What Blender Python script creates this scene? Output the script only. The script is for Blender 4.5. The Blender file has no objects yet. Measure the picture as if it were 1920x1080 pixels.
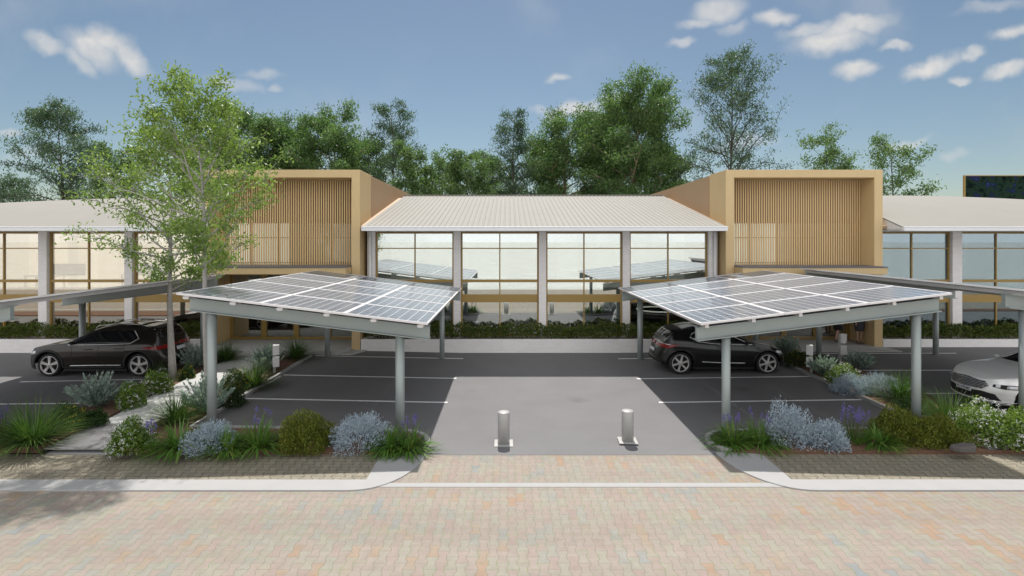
import bpy, math, random
import numpy as np
from mathutils import Vector, Matrix
from mathutils.bvhtree import BVHTree

rad = math.radians
sc = bpy.context.scene
col = sc.collection
F, CX, HY, H = 1030.0, 952.0, 450.0, 4.05       # focal length (px of a 1920 frame), vanishing point, eye height

# ------------------------------------------------------------------ helpers
def tag(o, label=None, cat=None, group=None, kind=None):
    if label: o['label'] = label
    if cat: o['category'] = cat
    if group: o['group'] = group
    if kind: o['kind'] = kind
    return o

def thing(name, label, cat, loc=(0, 0, 0), rz=0.0, group=None):
    o = bpy.data.objects.new(name, None)
    o.empty_display_size = 0.2
    o.location = loc
    o.rotation_euler = (0, 0, rz)
    col.objects.link(o)
    return tag(o, label, cat, group)

def root_loc(p):
    v = Vector((0, 0, 0))
    while p is not None:
        v = v + Vector(p.location)
        p = p.parent
    return v

class MB:
    """collects shapes and links them as one mesh object"""
    def __init__(self):
        self.v = []; self.f = []; self.m = []; self.sm = []
    def add(self, vs, fs, mi=0, smooth=False):
        b = len(self.v)
        self.v.extend([tuple(p) for p in vs])
        for f in fs:
            self.f.append(tuple(i + b for i in f)); self.m.append(mi); self.sm.append(smooth)
    def box(self, x0, x1, y0, y1, z0, z1, mi=0):
        x0, x1 = min(x0, x1), max(x0, x1); y0, y1 = min(y0, y1), max(y0, y1); z0, z1 = min(z0, z1), max(z0, z1)
        vs = [(x0, y0, z0), (x1, y0, z0), (x1, y1, z0), (x0, y1, z0), (x0, y0, z1), (x1, y0, z1), (x1, y1, z1), (x0, y1, z1)]
        self.add(vs, [(3, 2, 1, 0), (4, 5, 6, 7), (0, 1, 5, 4), (1, 2, 6, 5), (2, 3, 7, 6), (3, 0, 4, 7)], mi)
        return self
    def prism(self, poly, z0, z1, mi=0):
        """poly: xy outline counter-clockwise; z may be callables of (x, y)"""
        n = len(poly)
        a = z0 if callable(z0) else (lambda x, y: z0)
        b = z1 if callable(z1) else (lambda x, y: z1)
        vs = [(x, y, a(x, y)) for x, y in poly] + [(x, y, b(x, y)) for x, y in poly]
        fs = [tuple(range(n - 1, -1, -1)), tuple(range(n, 2 * n))]
        fs += [(i, (i + 1) % n, n + (i + 1) % n, n + i) for i in range(n)]
        self.add(vs, fs, mi)
        return self
    def tube(self, pts, radii, n=8, cap=True, mi=0):
        pts = [Vector(p) for p in pts]
        k = len(pts)
        if not hasattr(radii, '__len__'): radii = [radii] * k
        vs = []
        ref = Vector((1, 0, 0))
        for i, p in enumerate(pts):
            t = (pts[min(i + 1, k - 1)] - pts[max(i - 1, 0)]).normalized()
            a = ref - t * ref.dot(t)
            if a.length < 0.1:
                a = Vector((0, 1, 0)) - t * t.y
            a.normalize(); ref = a
            b = t.cross(a)
            for j in range(n):
                th = 2 * math.pi * j / n
                vs.append(p + (a * math.cos(th) + b * math.sin(th)) * radii[i])
        fs = [(i * n + j, i * n + (j + 1) % n, (i + 1) * n + (j + 1) % n, (i + 1) * n + j) for i in range(k - 1) for j in range(n)]
        self.add(vs, fs, mi, True)
        if cap:
            b = len(self.v) - len(vs)
            self.f.append(tuple(b + j for j in range(n - 1, -1, -1))); self.m.append(mi); self.sm.append(False)
            self.f.append(tuple(b + (k - 1) * n + j for j in range(n))); self.m.append(mi); self.sm.append(False)
        return self
    def lathe(self, prof, n=24, axis='z', c=(0, 0, 0), mi=0):
        """prof: (radius, height) pairs"""
        vs = []
        for r, h in prof:
            for j in range(n):
                th = 2 * math.pi * j / n
                q = (r * math.cos(th), r * math.sin(th), h)
                if axis == 'y': q = (q[0], h, q[1])
                vs.append((q[0] + c[0], q[1] + c[1], q[2] + c[2]))
        fs = [(i * n + j, i * n + (j + 1) % n, (i + 1) * n + (j + 1) % n, (i + 1) * n + j) for i in range(len(prof) - 1) for j in range(n)]
        self.add(vs, fs, mi, True)
        return self
    def build(self, name, mats, parent=None, loc=None, bevel=0.0, smooth=None, world=True):
        """vertices in world space are made local to the thing they belong to"""
        me = bpy.data.meshes.new(name)
        off = Vector((0, 0, 0))
        if world:
            off = root_loc(parent) if parent is not None else Vector(loc or (0, 0, 0))
        me.from_pydata([(p[0] - off.x, p[1] - off.y, p[2] - off.z) for p in self.v], [], self.f)
        for m in (mats if isinstance(mats, (list, tuple)) else [mats]):
            me.materials.append(m)
        me.polygons.foreach_set('material_index', self.m)
        me.polygons.foreach_set('use_smooth', [True] * len(self.f) if smooth else ([False] * len(self.f) if smooth is False else self.sm))
        me.update()
        o = bpy.data.objects.new(name, me)
        col.objects.link(o)
        if parent is not None: o.parent = parent
        elif loc is not None: o.location = loc
        if bevel:
            b = o.modifiers.new('bevel', 'BEVEL'); b.width = bevel; b.segments = 2; b.limit_method = 'ANGLE'; b.angle_limit = rad(40)
            for p in me.polygons: p.use_smooth = False
        return o

def np_mesh(name, verts, quads, mats, parent=None, midx=None, smooth=False, loc=None):
    verts = np.asarray(verts, dtype=np.float32).reshape(-1, 3)
    quads = np.asarray(quads, dtype=np.int32).reshape(-1, 4)
    me = bpy.data.meshes.new(name)
    me.vertices.add(len(verts)); me.vertices.foreach_set('co', verts.ravel())
    me.loops.add(quads.size); me.loops.foreach_set('vertex_index', quads.ravel())
    me.polygons.add(len(quads)); me.polygons.foreach_set('loop_start', np.arange(len(quads), dtype=np.int32) * 4)
    for m in (mats if isinstance(mats, (list, tuple)) else [mats]): me.materials.append(m)
    if midx is not None: me.polygons.foreach_set('material_index', np.asarray(midx, dtype=np.int32))
    if smooth: me.polygons.foreach_set('use_smooth', np.ones(len(quads), dtype=bool))
    me.update(calc_edges=True)
    o = bpy.data.objects.new(name, me)
    col.objects.link(o)
    if parent is not None: o.parent = parent
    elif loc is not None: o.location = loc
    return o

def unit(a):
    return a / np.maximum(np.linalg.norm(a, axis=1, keepdims=True), 1e-6)

def leaf_quads(c, ax, l, w, rg, up=None):
    """rhombic leaves: centres, long axes, lengths, widths"""
    n = len(c)
    ax = unit(ax)
    r = rg.normal(size=(n, 3)) if up is None else up + 0.45 * rg.normal(size=(n, 3))
    s = unit(np.cross(ax, r))
    l = np.broadcast_to(l, (n,))[:, None]; w = np.broadcast_to(w, (n,))[:, None]
    v = np.stack([c - ax * l * .5, c + s * w * .5 - ax * l * .05, c + ax * l * .5, c - s * w * .5 - ax * l * .05], axis=1)
    return v.reshape(-1, 3), np.arange(4 * n).reshape(-1, 4)

def blades(rg, n, L, w, spread, base_r, droop=1.0, upright=0.9):
    """arching strap leaves from one crown: 4 quads each"""
    az = rg.uniform(0, 2 * np.pi, n)
    lean = np.sqrt(rg.uniform(0, 1, n)) * spread
    ln = L * rg.uniform(.6, 1.05, n)
    br = base_r * np.sqrt(rg.uniform(0, 1, n))
    a2 = az + rg.normal(0, .5, n)
    base = np.stack([br * np.cos(a2), br * np.sin(a2), np.zeros(n)], 1)
    d = np.stack([np.cos(az), np.sin(az), np.zeros(n)], 1)
    sd = np.stack([-np.sin(az), np.cos(az), np.zeros(n)], 1)
    V = []
    S = 5
    for i in range(S):
        t = i / (S - 1)
        out = ln * np.sin(lean) * (t + droop * .25 * t * t)
        upz = ln * np.cos(lean) * upright * t - droop * ln * np.sin(lean) * .55 * t ** 2.4
        p = base + d * out[:, None]
        p[:, 2] += np.maximum(upz, .01 * t)
        ww = (w * (1 - t ** 2.2) * (.55 + .9 * min(t, .5)) + .0008)
        V += [p - sd * ww * .5, p + sd * ww * .5]
    V = np.stack(V, 1)
    q = []
    for i in range(S - 1):
        q.append(np.array([2 * i, 2 * i + 1, 2 * i + 3, 2 * i + 2]))
    q = np.stack(q, 0)
    Q = (np.arange(n)[:, None, None] * (2 * S) + q[None]).reshape(-1, 4)
    return V.reshape(-1, 3), Q

# ------------------------------------------------------------------ materials
class G:
    """small node graph writer"""
    def __init__(self, name):
        self.mat = bpy.data.materials.new(name); self.mat.use_nodes = True
        self.nt = self.mat.node_tree; self.nt.nodes.clear()
        self.out = self.nt.nodes.new('ShaderNodeOutputMaterial')
    def n(self, t, **kw):
        nd = self.nt.nodes.new('ShaderNode' + t)
        for k, v in kw.items(): setattr(nd, k, v)
        return nd
    def put(self, sock, v):
        if hasattr(v, 'is_output'): self.nt.links.new(v, sock)
        elif isinstance(v, (int, float)): sock.default_value = v
        else:
            v = tuple(v)
            if len(v) == 3 and sock.type == 'RGBA': v += (1,)
            sock.default_value = v
    def m(self, op, a, b=0.0, c=0.0):
        nd = self.n('Math', operation=op)
        for s, v in zip(nd.inputs, (a, b, c)): self.put(s, v)
        return nd.outputs[0]
    def mix(self, f, a, b, bt='MIX'):
        nd = self.n('Mix', data_type='RGBA', blend_type=bt)
        self.put(nd.inputs[0], f); self.put(nd.inputs[6], a); self.put(nd.inputs[7], b)
        return nd.outputs[2]
    def ramp(self, f, stops, interp='LINEAR'):
        nd = self.n('ValToRGB'); cr = nd.color_ramp; cr.interpolation = interp
        while len(cr.elements) < len(stops): cr.elements.new(.5)
        for e, (p, c) in zip(cr.elements, stops):
            e.position = p; e.color = tuple(c) + (1,) if len(c) == 3 else c
        self.put(nd.inputs[0], f)
        return nd.outputs[0]
    def obj(self):
        return self.n('TexCoord').outputs['Object']
    def noise(self, scale, vec=None, detail=3, rough=.55, col=False):
        nd = self.n('TexNoise'); nd.inputs['Scale'].default_value = scale; nd.inputs['Detail'].default_value = detail
        nd.inputs['Roughness'].default_value = rough
        self.put(nd.inputs['Vector'], vec if vec is not None else self.obj())
        return nd.outputs[1 if col else 0]
    def xyz(self, vec=None):
        nd = self.n('SeparateXYZ'); self.put(nd.inputs[0], vec if vec is not None else self.obj())
        return nd.outputs
    def comb(self, x, y, z=0.0):
        nd = self.n('CombineXYZ')
        for s, v in zip(nd.inputs, (x, y, z)): self.put(s, v)
        return nd.outputs[0]
    def bump(self, h, strength=.3, dist=.01):
        nd = self.n('Bump'); nd.inputs['Strength'].default_value = strength; nd.inputs['Distance'].default_value = dist
        self.put(nd.inputs['Height'], h)
        return nd.outputs[0]
    def principled(self, color, rough=.6, metal=0.0, normal=None, **kw):
        b = self.n('BsdfPrincipled')
        self.put(b.inputs['Base Color'], color); self.put(b.inputs['Roughness'], rough); self.put(b.inputs['Metallic'], metal)
        if normal is not None: self.put(b.inputs['Normal'], normal)
        for k, v in kw.items(): self.put(b.inputs[k.replace('_', ' ')], v)
        return b.outputs[0]
    def done(self, sh):
        self.nt.links.new(sh, self.out.inputs[0]); return self.mat

def plain(name, c, rough=.6, metal=0.0, var=.12, scale=6.0, bump=0.0, bscale=60.0, fine=0.0, **kw):
    g = G(name)
    cc = c
    if var:
        f = g.m('MULTIPLY_ADD', g.noise(scale, detail=5), 2 * var, 1 - var)
        if fine: f = g.m('MULTIPLY', f, g.m('MULTIPLY_ADD', g.noise(180, detail=2), 2 * fine, 1 - fine))
        nd = g.n('VectorMath', operation='SCALE'); nd.inputs[0].default_value = c; g.put(nd.inputs['Scale'], f)
        cc = nd.outputs[0]
    nr = g.bump(g.noise(bscale, detail=3), bump, .01) if bump else None
    return g.done(g.principled(cc, rough, metal, nr, **kw))

def leafmat(name, stops, transl=.35, rough=.45, nscale=1.6, spec=.4, tcol=1.25):
    g = G(name)
    rnd = g.n('NewGeometry').outputs['Random Per Island']
    f = g.m('ADD', g.m('MULTIPLY', rnd, .6), g.m('MULTIPLY', g.m('SUBTRACT', g.noise(nscale, detail=2), .22), .75))
    k = len(stops) - 1
    c = g.ramp(f, [(i / k, s) for i, s in enumerate(stops)])
    p = g.principled(c, rough, 0.0, None, Specular_IOR_Level=spec)
    t = g.n('BsdfTranslucent')
    nd = g.n('VectorMath', operation='MULTIPLY'); g.put(nd.inputs[0], c); nd.inputs[1].default_value = (tcol * 1.1, tcol * 1.15, tcol * .75)
    g.put(t.inputs[0], nd.outputs[0])
    mx = g.n('MixShader'); mx.inputs[0].default_value = transl
    g.nt.links.new(p, mx.inputs[1]); g.nt.links.new(t.outputs[0], mx.inputs[2])
    return g.done(mx.outputs[0])

def paver_mat(name, W, L, A, stops, joint, jw=.004, moss=None, rough=.75, warp=0.0):
    """interlocking waisted pavers: wavy columns, half a paver out of step with each other"""
    g = G(name)
    x, y, z = g.xyz()
    if warp:
        x = g.m('ADD', x, g.m('MULTIPLY', g.m('SUBTRACT', g.noise(9, detail=2), .5), warp))
    u = g.m('DIVIDE', x, W)
    ph = g.m('FRACT', g.m('DIVIDE', y, L))
    tri = g.m('SUBTRACT', g.m('MULTIPLY', g.m('ABSOLUTE', g.m('SUBTRACT', ph, .5)), 4.0), 1.0)      # 1 .. -1 .. 1
    s = g.m('MINIMUM', g.m('MAXIMUM', g.m('MULTIPLY', tri, 2.6), -1.0), 1.0)
    k0 = g.m('ROUND', u)
    par = g.m('SUBTRACT', 1.0, g.m('MULTIPLY', g.m('PINGPONG', k0, 1.0), 2.0))
    b = g.m('SUBTRACT', k0, g.m('MULTIPLY', g.m('MULTIPLY', s, par), A))
    du = g.m('SUBTRACT', u, b)
    k = g.m('SUBTRACT', k0, g.m('LESS_THAN', du, 0.0))
    odd = g.m('PINGPONG', k, 1.0)
    # the ends of a paver lie where it is widest
    v = g.m('ADD', g.m('DIVIDE', y, L), g.m('MULTIPLY', odd, .5))
    row = g.m('FLOOR', v)
    dv = g.m('ABSOLUTE', g.m('SUBTRACT', v, g.m('ROUND', v)))
    dist = g.m('MINIMUM', g.m('MULTIPLY', g.m('ABSOLUTE', du), W), g.m('MULTIPLY', dv, L))
    wn = g.n('TexWhiteNoise', noise_dimensions='2D'); g.put(wn.inputs['Vector'], g.comb(k, row))
    rnd = wn.outputs[0]
    f = g.m('ADD', g.m('MULTIPLY', rnd, .72), g.m('MULTIPLY', g.m('SUBTRACT', g.noise(.55, detail=2), .3), .7))
    c = g.ramp(f, stops)
    grit = g.m('MULTIPLY_ADD', g.noise(75, detail=4, rough=.7), .5, .75)
    blot = g.m('MULTIPLY_ADD', g.noise(7, detail=4), .4, .8)
    nd = g.n('VectorMath', operation='SCALE'); g.put(nd.inputs[0], c); tr = g.n('Mapping'); tr.inputs['Scale'].default_value = (.10, 1.1, 1); g.put(tr.inputs[0], g.obj())
    wear = g.m('MULTIPLY_ADD', g.noise(1.0, tr.outputs[0], detail=3), .34, .75)
    g.put(nd.inputs['Scale'], g.m('MULTIPLY', g.m('MULTIPLY', grit, blot), wear))
    c = nd.outputs[0]
    jf = g.n('MapRange', interpolation_type='SMOOTHSTEP'); g.put(jf.inputs[0], dist)
    jf.inputs[1].default_value = jw * .4; jf.inputs[2].default_value = jw * 1.7; jf.inputs[3].default_value = 1; jf.inputs[4].default_value = 0
    jc = joint
    if moss: jc = g.mix(g.m('GREATER_THAN', g.noise(2.3, detail=3), .56), joint, moss)
    c = g.mix(g.m('MULTIPLY', jf.outputs[0], .85), c, jc)
    hgt = g.m('SUBTRACT', g.m('MULTIPLY', g.noise(90, detail=3), .35), jf.outputs[0])
    return g.done(g.principled(c, rough, 0.0, g.bump(hgt, .35, .006), Specular_IOR_Level=.25))

def brick_mat(name, c, dark=.86):
    g = G(name)
    x, y, z = g.xyz()
    bt = g.n('TexBrick'); bt.inputs['Scale'].default_value = 1.0
    bt.inputs['Brick Width'].default_value = .21; bt.inputs['Row Height'].default_value = .07
    bt.inputs['Mortar Size'].default_value = .006; bt.inputs['Mortar Smooth'].default_value = .4
    bt.inputs['Color1'].default_value = tuple(c) + (1,); bt.inputs['Color2'].default_value = tuple(v * .93 for v in c) + (1,)
    bt.inputs['Mortar'].default_value = tuple(v * dark for v in c) + (1,)
    g.put(bt.inputs['Vector'], g.comb(g.m('ADD', x, y), z))
    d = g.m('MULTIPLY_ADD', g.noise(2.2, detail=5), .16, .92)
    nd = g.n('VectorMath', operation='SCALE'); g.put(nd.inputs[0], bt.outputs[0]); g.put(nd.inputs['Scale'], d)
    h = g.m('ADD', g.m('MULTIPLY', bt.outputs[1], -1.0), g.m('MULTIPLY', g.noise(60), .3))
    return g.done(g.principled(nd.outputs[0], .75, 0, g.bump(h, .4, .006)))

def wood_mat(name, c, amt=.16, rough=.55):
    g = G(name)
    mp = g.n('Mapping'); mp.inputs['Scale'].default_value = (14, 14, .7); g.put(mp.inputs[0], g.obj())
    a = g.noise(2.0, mp.outputs[0], detail=5, rough=.6)
    b = g.noise(.8, detail=3)
    f = g.m('ADD', g.m('MULTIPLY_ADD', a, 2 * amt, 1 - amt), g.m('MULTIPLY_ADD', b, .16, -.08))
    nd = g.n('VectorMath', operation='SCALE'); nd.inputs[0].default_value = c; g.put(nd.inputs['Scale'], f)
    return g.done(g.principled(nd.outputs[0], rough, 0, g.bump(a, .12, .004)))

def glass_mat(name, refl=.45, tint=(.9, .95, .92), gcol=(.92, .95, .93)):
    g = G(name)
    t = g.n('BsdfTransparent'); g.put(t.inputs[0], tint)
    gl = g.n('BsdfGlossy'); gl.inputs['Roughness'].default_value = 0.0; g.put(gl.inputs['Color'], gcol)
    lw = g.n('LayerWeight'); lw.inputs[0].default_value = .25
    f = g.m('MULTIPLY_ADD', lw.outputs['Fresnel'], 1 - refl, refl)
    mx = g.n('MixShader'); g.put(mx.inputs[0], f)
    g.nt.links.new(t.outputs[0], mx.inputs[1]); g.nt.links.new(gl.outputs[0], mx.inputs[2])
    return g.done(mx.outputs[0])

def glow_mat(name, c, s):
    g = G(name)
    e = g.n('Emission'); g.put(e.inputs[0], c); e.inputs[1].default_value = s
    return g.done(e.outputs[0])

def glow_panel_mat(name, c, s):  # emission in vertical stripes, standing in for light inside the rooms
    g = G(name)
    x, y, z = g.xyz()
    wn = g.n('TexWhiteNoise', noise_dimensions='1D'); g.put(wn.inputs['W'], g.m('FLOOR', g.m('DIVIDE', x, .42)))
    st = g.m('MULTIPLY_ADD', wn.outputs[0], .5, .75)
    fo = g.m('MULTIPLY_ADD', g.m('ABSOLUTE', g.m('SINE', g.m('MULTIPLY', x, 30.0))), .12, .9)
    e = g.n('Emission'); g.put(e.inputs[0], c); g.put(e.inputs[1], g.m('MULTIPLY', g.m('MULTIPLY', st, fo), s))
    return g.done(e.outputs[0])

def panel_mat():
    g = G('solar_cells')
    x, y, z = g.xyz()
    cs = 1.62 / 8
    def cell(a):
        f = g.m('FRACT', g.m('ADD', g.m('DIVIDE', a, cs), 100.0))
        return g.m('ABSOLUTE', g.m('SUBTRACT', f, .5))
    dx, dy = cell(x), cell(y)
    edge = g.m('GREATER_THAN', g.m('MAXIMUM', dx, dy), .462)
    corner = g.m('GREATER_THAN', g.m('ADD', dx, dy), .845)
    ln = g.m('MAXIMUM', edge, corner)
    bus = g.m('GREATER_THAN', g.m('ABSOLUTE', g.m('SUBTRACT', dx, .17)), .155)
    bus = g.m('MULTIPLY', g.m('LESS_THAN', g.m('ABSOLUTE', g.m('SUBTRACT', dx, .17)), .016), .5)
    n = g.n('TexVoronoi'); n.inputs['Scale'].default_value = 45; g.put(n.inputs['Vector'], g.obj())
    base = g.mix(n.outputs['Distance'], (.028, .042, .068), (.092, .122, .160))
    c = g.mix(bus, base, (.35, .38, .42))
    c = g.mix(ln, c, (.55, .57, .6))
    return g.done(g.principled(c, .34, 0.0, None, Specular_IOR_Level=.6, Coat_Weight=.35, Coat_Roughness=.12))

M = {}
M['asphalt'] = plain('asphalt', (.155, .152, .154), .85, var=.16, scale=.9, bump=.25, bscale=220, fine=.16)
def asphalt_mat():
    g = G('asphalt')
    x, y, z = g.xyz()
    f = g.m('MULTIPLY_ADD', g.noise(.9, detail=5), .30, .85)
    f = g.m('MULTIPLY', f, g.m('MULTIPLY_ADD', g.noise(150, detail=2, rough=.7), .42, .79))
    f = g.m('MULTIPLY', f, g.m('MULTIPLY_ADD', g.noise(26, detail=3), .16, .92))
    v = g.n('TexVoronoi', distance='EUCLIDEAN'); v.inputs['Scale'].default_value = .42; g.put(v.inputs['Vector'], g.obj())
    sp = g.n('MapRange', interpolation_type='SMOOTHSTEP'); g.put(sp.inputs[0], g.m('ADD', v.outputs['Distance'], g.m('MULTIPLY', g.noise(5, detail=4), .16)))
    sp.inputs[1].default_value = .10; sp.inputs[2].default_value = .24; sp.inputs[3].default_value = .80; sp.inputs[4].default_value = 1.0
    f = g.m('MULTIPLY', f, sp.outputs[0])
    nd = g.n('VectorMath', operation='SCALE'); nd.inputs[0].default_value = (.150, .147, .149); g.put(nd.inputs['Scale'], f)
    return g.done(g.principled(nd.outputs[0], .85, 0, g.bump(g.noise(220, detail=3), .3, .008), Specular_IOR_Level=.3))
M['asphalt'] = asphalt_mat()
def kerb_mat():
    g = G('kerb_concrete')
    x, y, z = g.xyz()
    f = g.m('MULTIPLY_ADD', g.noise(2.4, detail=6), .26, .87)
    f = g.m('MULTIPLY', f, g.m('MULTIPLY_ADD', g.noise(120, detail=2), .14, .93))
    jt = g.m('ABSOLUTE', g.m('SUBTRACT', g.m('FRACT', g.m('ADD', g.m('DIVIDE', x, 1.25), 100.3)), .5))
    f = g.m('MULTIPLY', f, g.m('SUBTRACT', 1.0, g.m('MULTIPLY', g.m('LESS_THAN', jt, .0045), .38)))
    nd = g.n('VectorMath', operation='SCALE'); nd.inputs[0].default_value = (.285, .28, .275); g.put(nd.inputs['Scale'], f)
    return g.done(g.principled(nd.outputs[0], .8, 0, g.bump(g.noise(70, detail=3), .15, .01)))
M['kerb'] = kerb_mat()
M['paint'] = plain('road_paint', (.78, .78, .77), .7, var=.14, scale=9)
M['concrete'] = plain('concrete', (.41, .41, .40), .8, var=.06, scale=2.2, bump=.1, bscale=90, fine=.05)
M['kerb'] = plain('kerb_concrete', (.305, .30, .295), .8, var=.08, scale=3, bump=.15, bscale=70, fine=.05)
M['soil'] = plain('garden_soil', (.125, .066, .040), .95, var=.45, scale=14, bump=.8, bscale=45, fine=.25)
M['ground'] = plain('pale_open_ground', (.47, .465, .44), .95, var=.2, scale=.3)
M['street'] = paver_mat('street_pavers', .128, .27, .11,
    [(0.0, (.195, .215, .225)), (.10, (.235, .23, .21)), (.24, (.26, .245, .20)), (.40, (.27, .225, .195)), (.52, (.275, .235, .20)), (.63, (.27, .212, .185)), (.74, (.265, .248, .205)), (.90, (.29, .20, .14)), (1.0, (.23, .238, .225))],
    (.155, .15, .11), .0035, (.13, .19, .07))
M['pavement'] = paver_mat('pavement_pavers', .175, .25, .16,
    [(0, (.20, .178, .135)), (.5, (.245, .215, .16)), (1, (.22, .20, .155))], (.060, .055, .045), .008)
M['brick'] = brick_mat('white_brick', (.83, .795, .775))
M['render'] = plain('white_render', (.72, .72, .71), .7, var=.04, scale=3)
M['roof'] = plain('cream_roof_metal', (.268, .254, .228), .75, var=.05, scale=1.2, fine=.03, Specular_IOR_Level=.2)
M['gutter'] = plain('white_gutter', (.74, .74, .745), .45, var=.04)
M['gold'] = wood_mat('bronze_frame', (.33, .21, .055), .06, .4)
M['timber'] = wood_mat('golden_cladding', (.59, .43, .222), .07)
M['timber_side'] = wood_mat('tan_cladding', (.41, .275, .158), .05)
M['slat'] = wood_mat('timber_slats', (.68, .47, .235), .12)
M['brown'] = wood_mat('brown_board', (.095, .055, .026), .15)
M['ledge'] = plain('grey_flashing', (.12, .12, .135), .5)
M['glass'] = glass_mat('window_glass', .54)
M['glass_slat'] = glass_mat('screened_glass', .10)
M['glass_warm'] = glass_mat('warm_window_glass', .38, (.95, .92, .85), (.95, .92, .86))
M['glass_cool'] = glass_mat('cool_window_glass', .40, (.78, .86, .88), (.47, .545, .575))
M['glass_dark'] = glass_mat('door_glass', .36, (.80, .80, .78))
M['glow_panel'] = glow_panel_mat('hall_glow_panel', (.84, .83, .80), .22)  # glowing sheet added behind the hall glass to whiten the panes
M['glow_panel_slat'] = glow_panel_mat('slat_glow_panel', (.86, .82, .74), .75)  # brighter glow added behind the slats to whiten that glazing
M['glow_panel_warm'] = glow_panel_mat('glowing_room_wall', (.90, .80, .64), .40)  # room light put into the sheet as a warm glow
M['glow_panel_cool'] = glow_panel_mat('cool_glow_panel', (.44, .50, .52), .16)  # faint cool glow added behind the right wing glass
M['inner'] = plain('interior_paint', (.62, .60, .55), .8, var=.04)
M['inner_floor'] = plain('interior_floor', (.20, .17, .14), .6)
M['steel'] = plain('grey_green_steel', (.30, .335, .325), .45, .25, var=.05)
M['alu'] = plain('aluminium', (.66, .64, .64), .4, .15, var=.04)
M['cells'] = panel_mat()
M['back'] = plain('panel_backsheet', (.30, .30, .30), .6)
M['bollard'] = plain('bollard_metal', (.37, .365, .35), .45, .1, var=.04)
M['white_plastic'] = plain('white_enamel', (.66, .65, .64), .35, var=.03)
M['charger_post'] = plain('grey_post', (.33, .33, .31), .5)
M['bark'] = plain('pale_bark', (.34, .32, .30), .9, var=.35, scale=9, bump=.6, bscale=25)
M['bark_dark'] = plain('dark_bark', (.060, .052, .045), .9, var=.3, scale=5, bump=.5, bscale=20)
M['bark_pink'] = plain('tan_bark', (.26, .185, .14), .9, var=.3, scale=5, bump=.5, bscale=20)
M['stone'] = plain('grey_stone', (.10, .088, .08), .9, var=.3, scale=5, bump=.7, bscale=15)
M['skin'] = plain('skin', (.48, .29, .21), .5, var=.05, scale=12)
M['cloth_black'] = plain('black_cloth', (.014, .014, .015), .9, var=.1)
M['cloth_grey'] = plain('charcoal_cloth', (.05, .05, .058), .9, var=.1)
M['shoe'] = plain('navy_shoe', (.012, .014, .04), .35)
M['hair'] = plain('dark_hair', (.05, .03, .018), .5, var=.3, scale=30)
M['hair2'] = plain('fair_hair', (.28, .18, .08), .5, var=.3, scale=30)
M['eye'] = plain('eye', (.03, .025, .02), .2)
M['lip'] = plain('lip', (.40, .14, .12), .4)

def paint_mat(name, c, metal=.3, rough=.35, flake=.25, coat=.7):
    g = G(name)
    n = g.noise(420, detail=1)
    f = g.m('MULTIPLY_ADD', n, 2 * flake, 1 - flake)
    nd = g.n('VectorMath', operation='SCALE'); nd.inputs[0].default_value = c; g.put(nd.inputs['Scale'], f)
    return g.done(g.principled(nd.outputs[0], rough, metal, None, Coat_Weight=coat, Coat_Roughness=.03))
M['paint_bronze'] = paint_mat('graphite_car_paint', (.024, .020, .016), .45, .28, .25, .5)
M['paint_black'] = paint_mat('black_car_paint', (.006, .006, .006), .1, .3, .25, .35)
M['paint_silver'] = paint_mat('silver_white_car_paint', (.86, .85, .83), .25, .35, .06)
M['car_glass'] = plain('car_glass', (.008, .009, .01), .04, var=0, Specular_IOR_Level=.6)
M['black_trim'] = plain('black_trim', (.012, .012, .012), .7, var=.1)
M['chrome'] = plain('chrome_trim', (.62, .62, .62), .22, .75, var=0)
M['rim'] = plain('alloy_rim', (.50, .48, .47), .38, .45, var=.03)
M['tyre'] = plain('tyre_rubber', (.018, .018, .018), .85, var=.2, scale=20)
M['red_lens'] = plain('red_lens', (.20, .008, .008), .12, var=.1, scale=30)
M['clear_lens'] = plain('clear_lens', (.55, .56, .58), .1, .3, var=.2, scale=25)
M['plate'] = plain('plate_white', (.60, .61, .64), .4, var=.03)
M['plate_ink'] = plain('plate_ink', (.02, .02, .025), .5, var=0)

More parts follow.
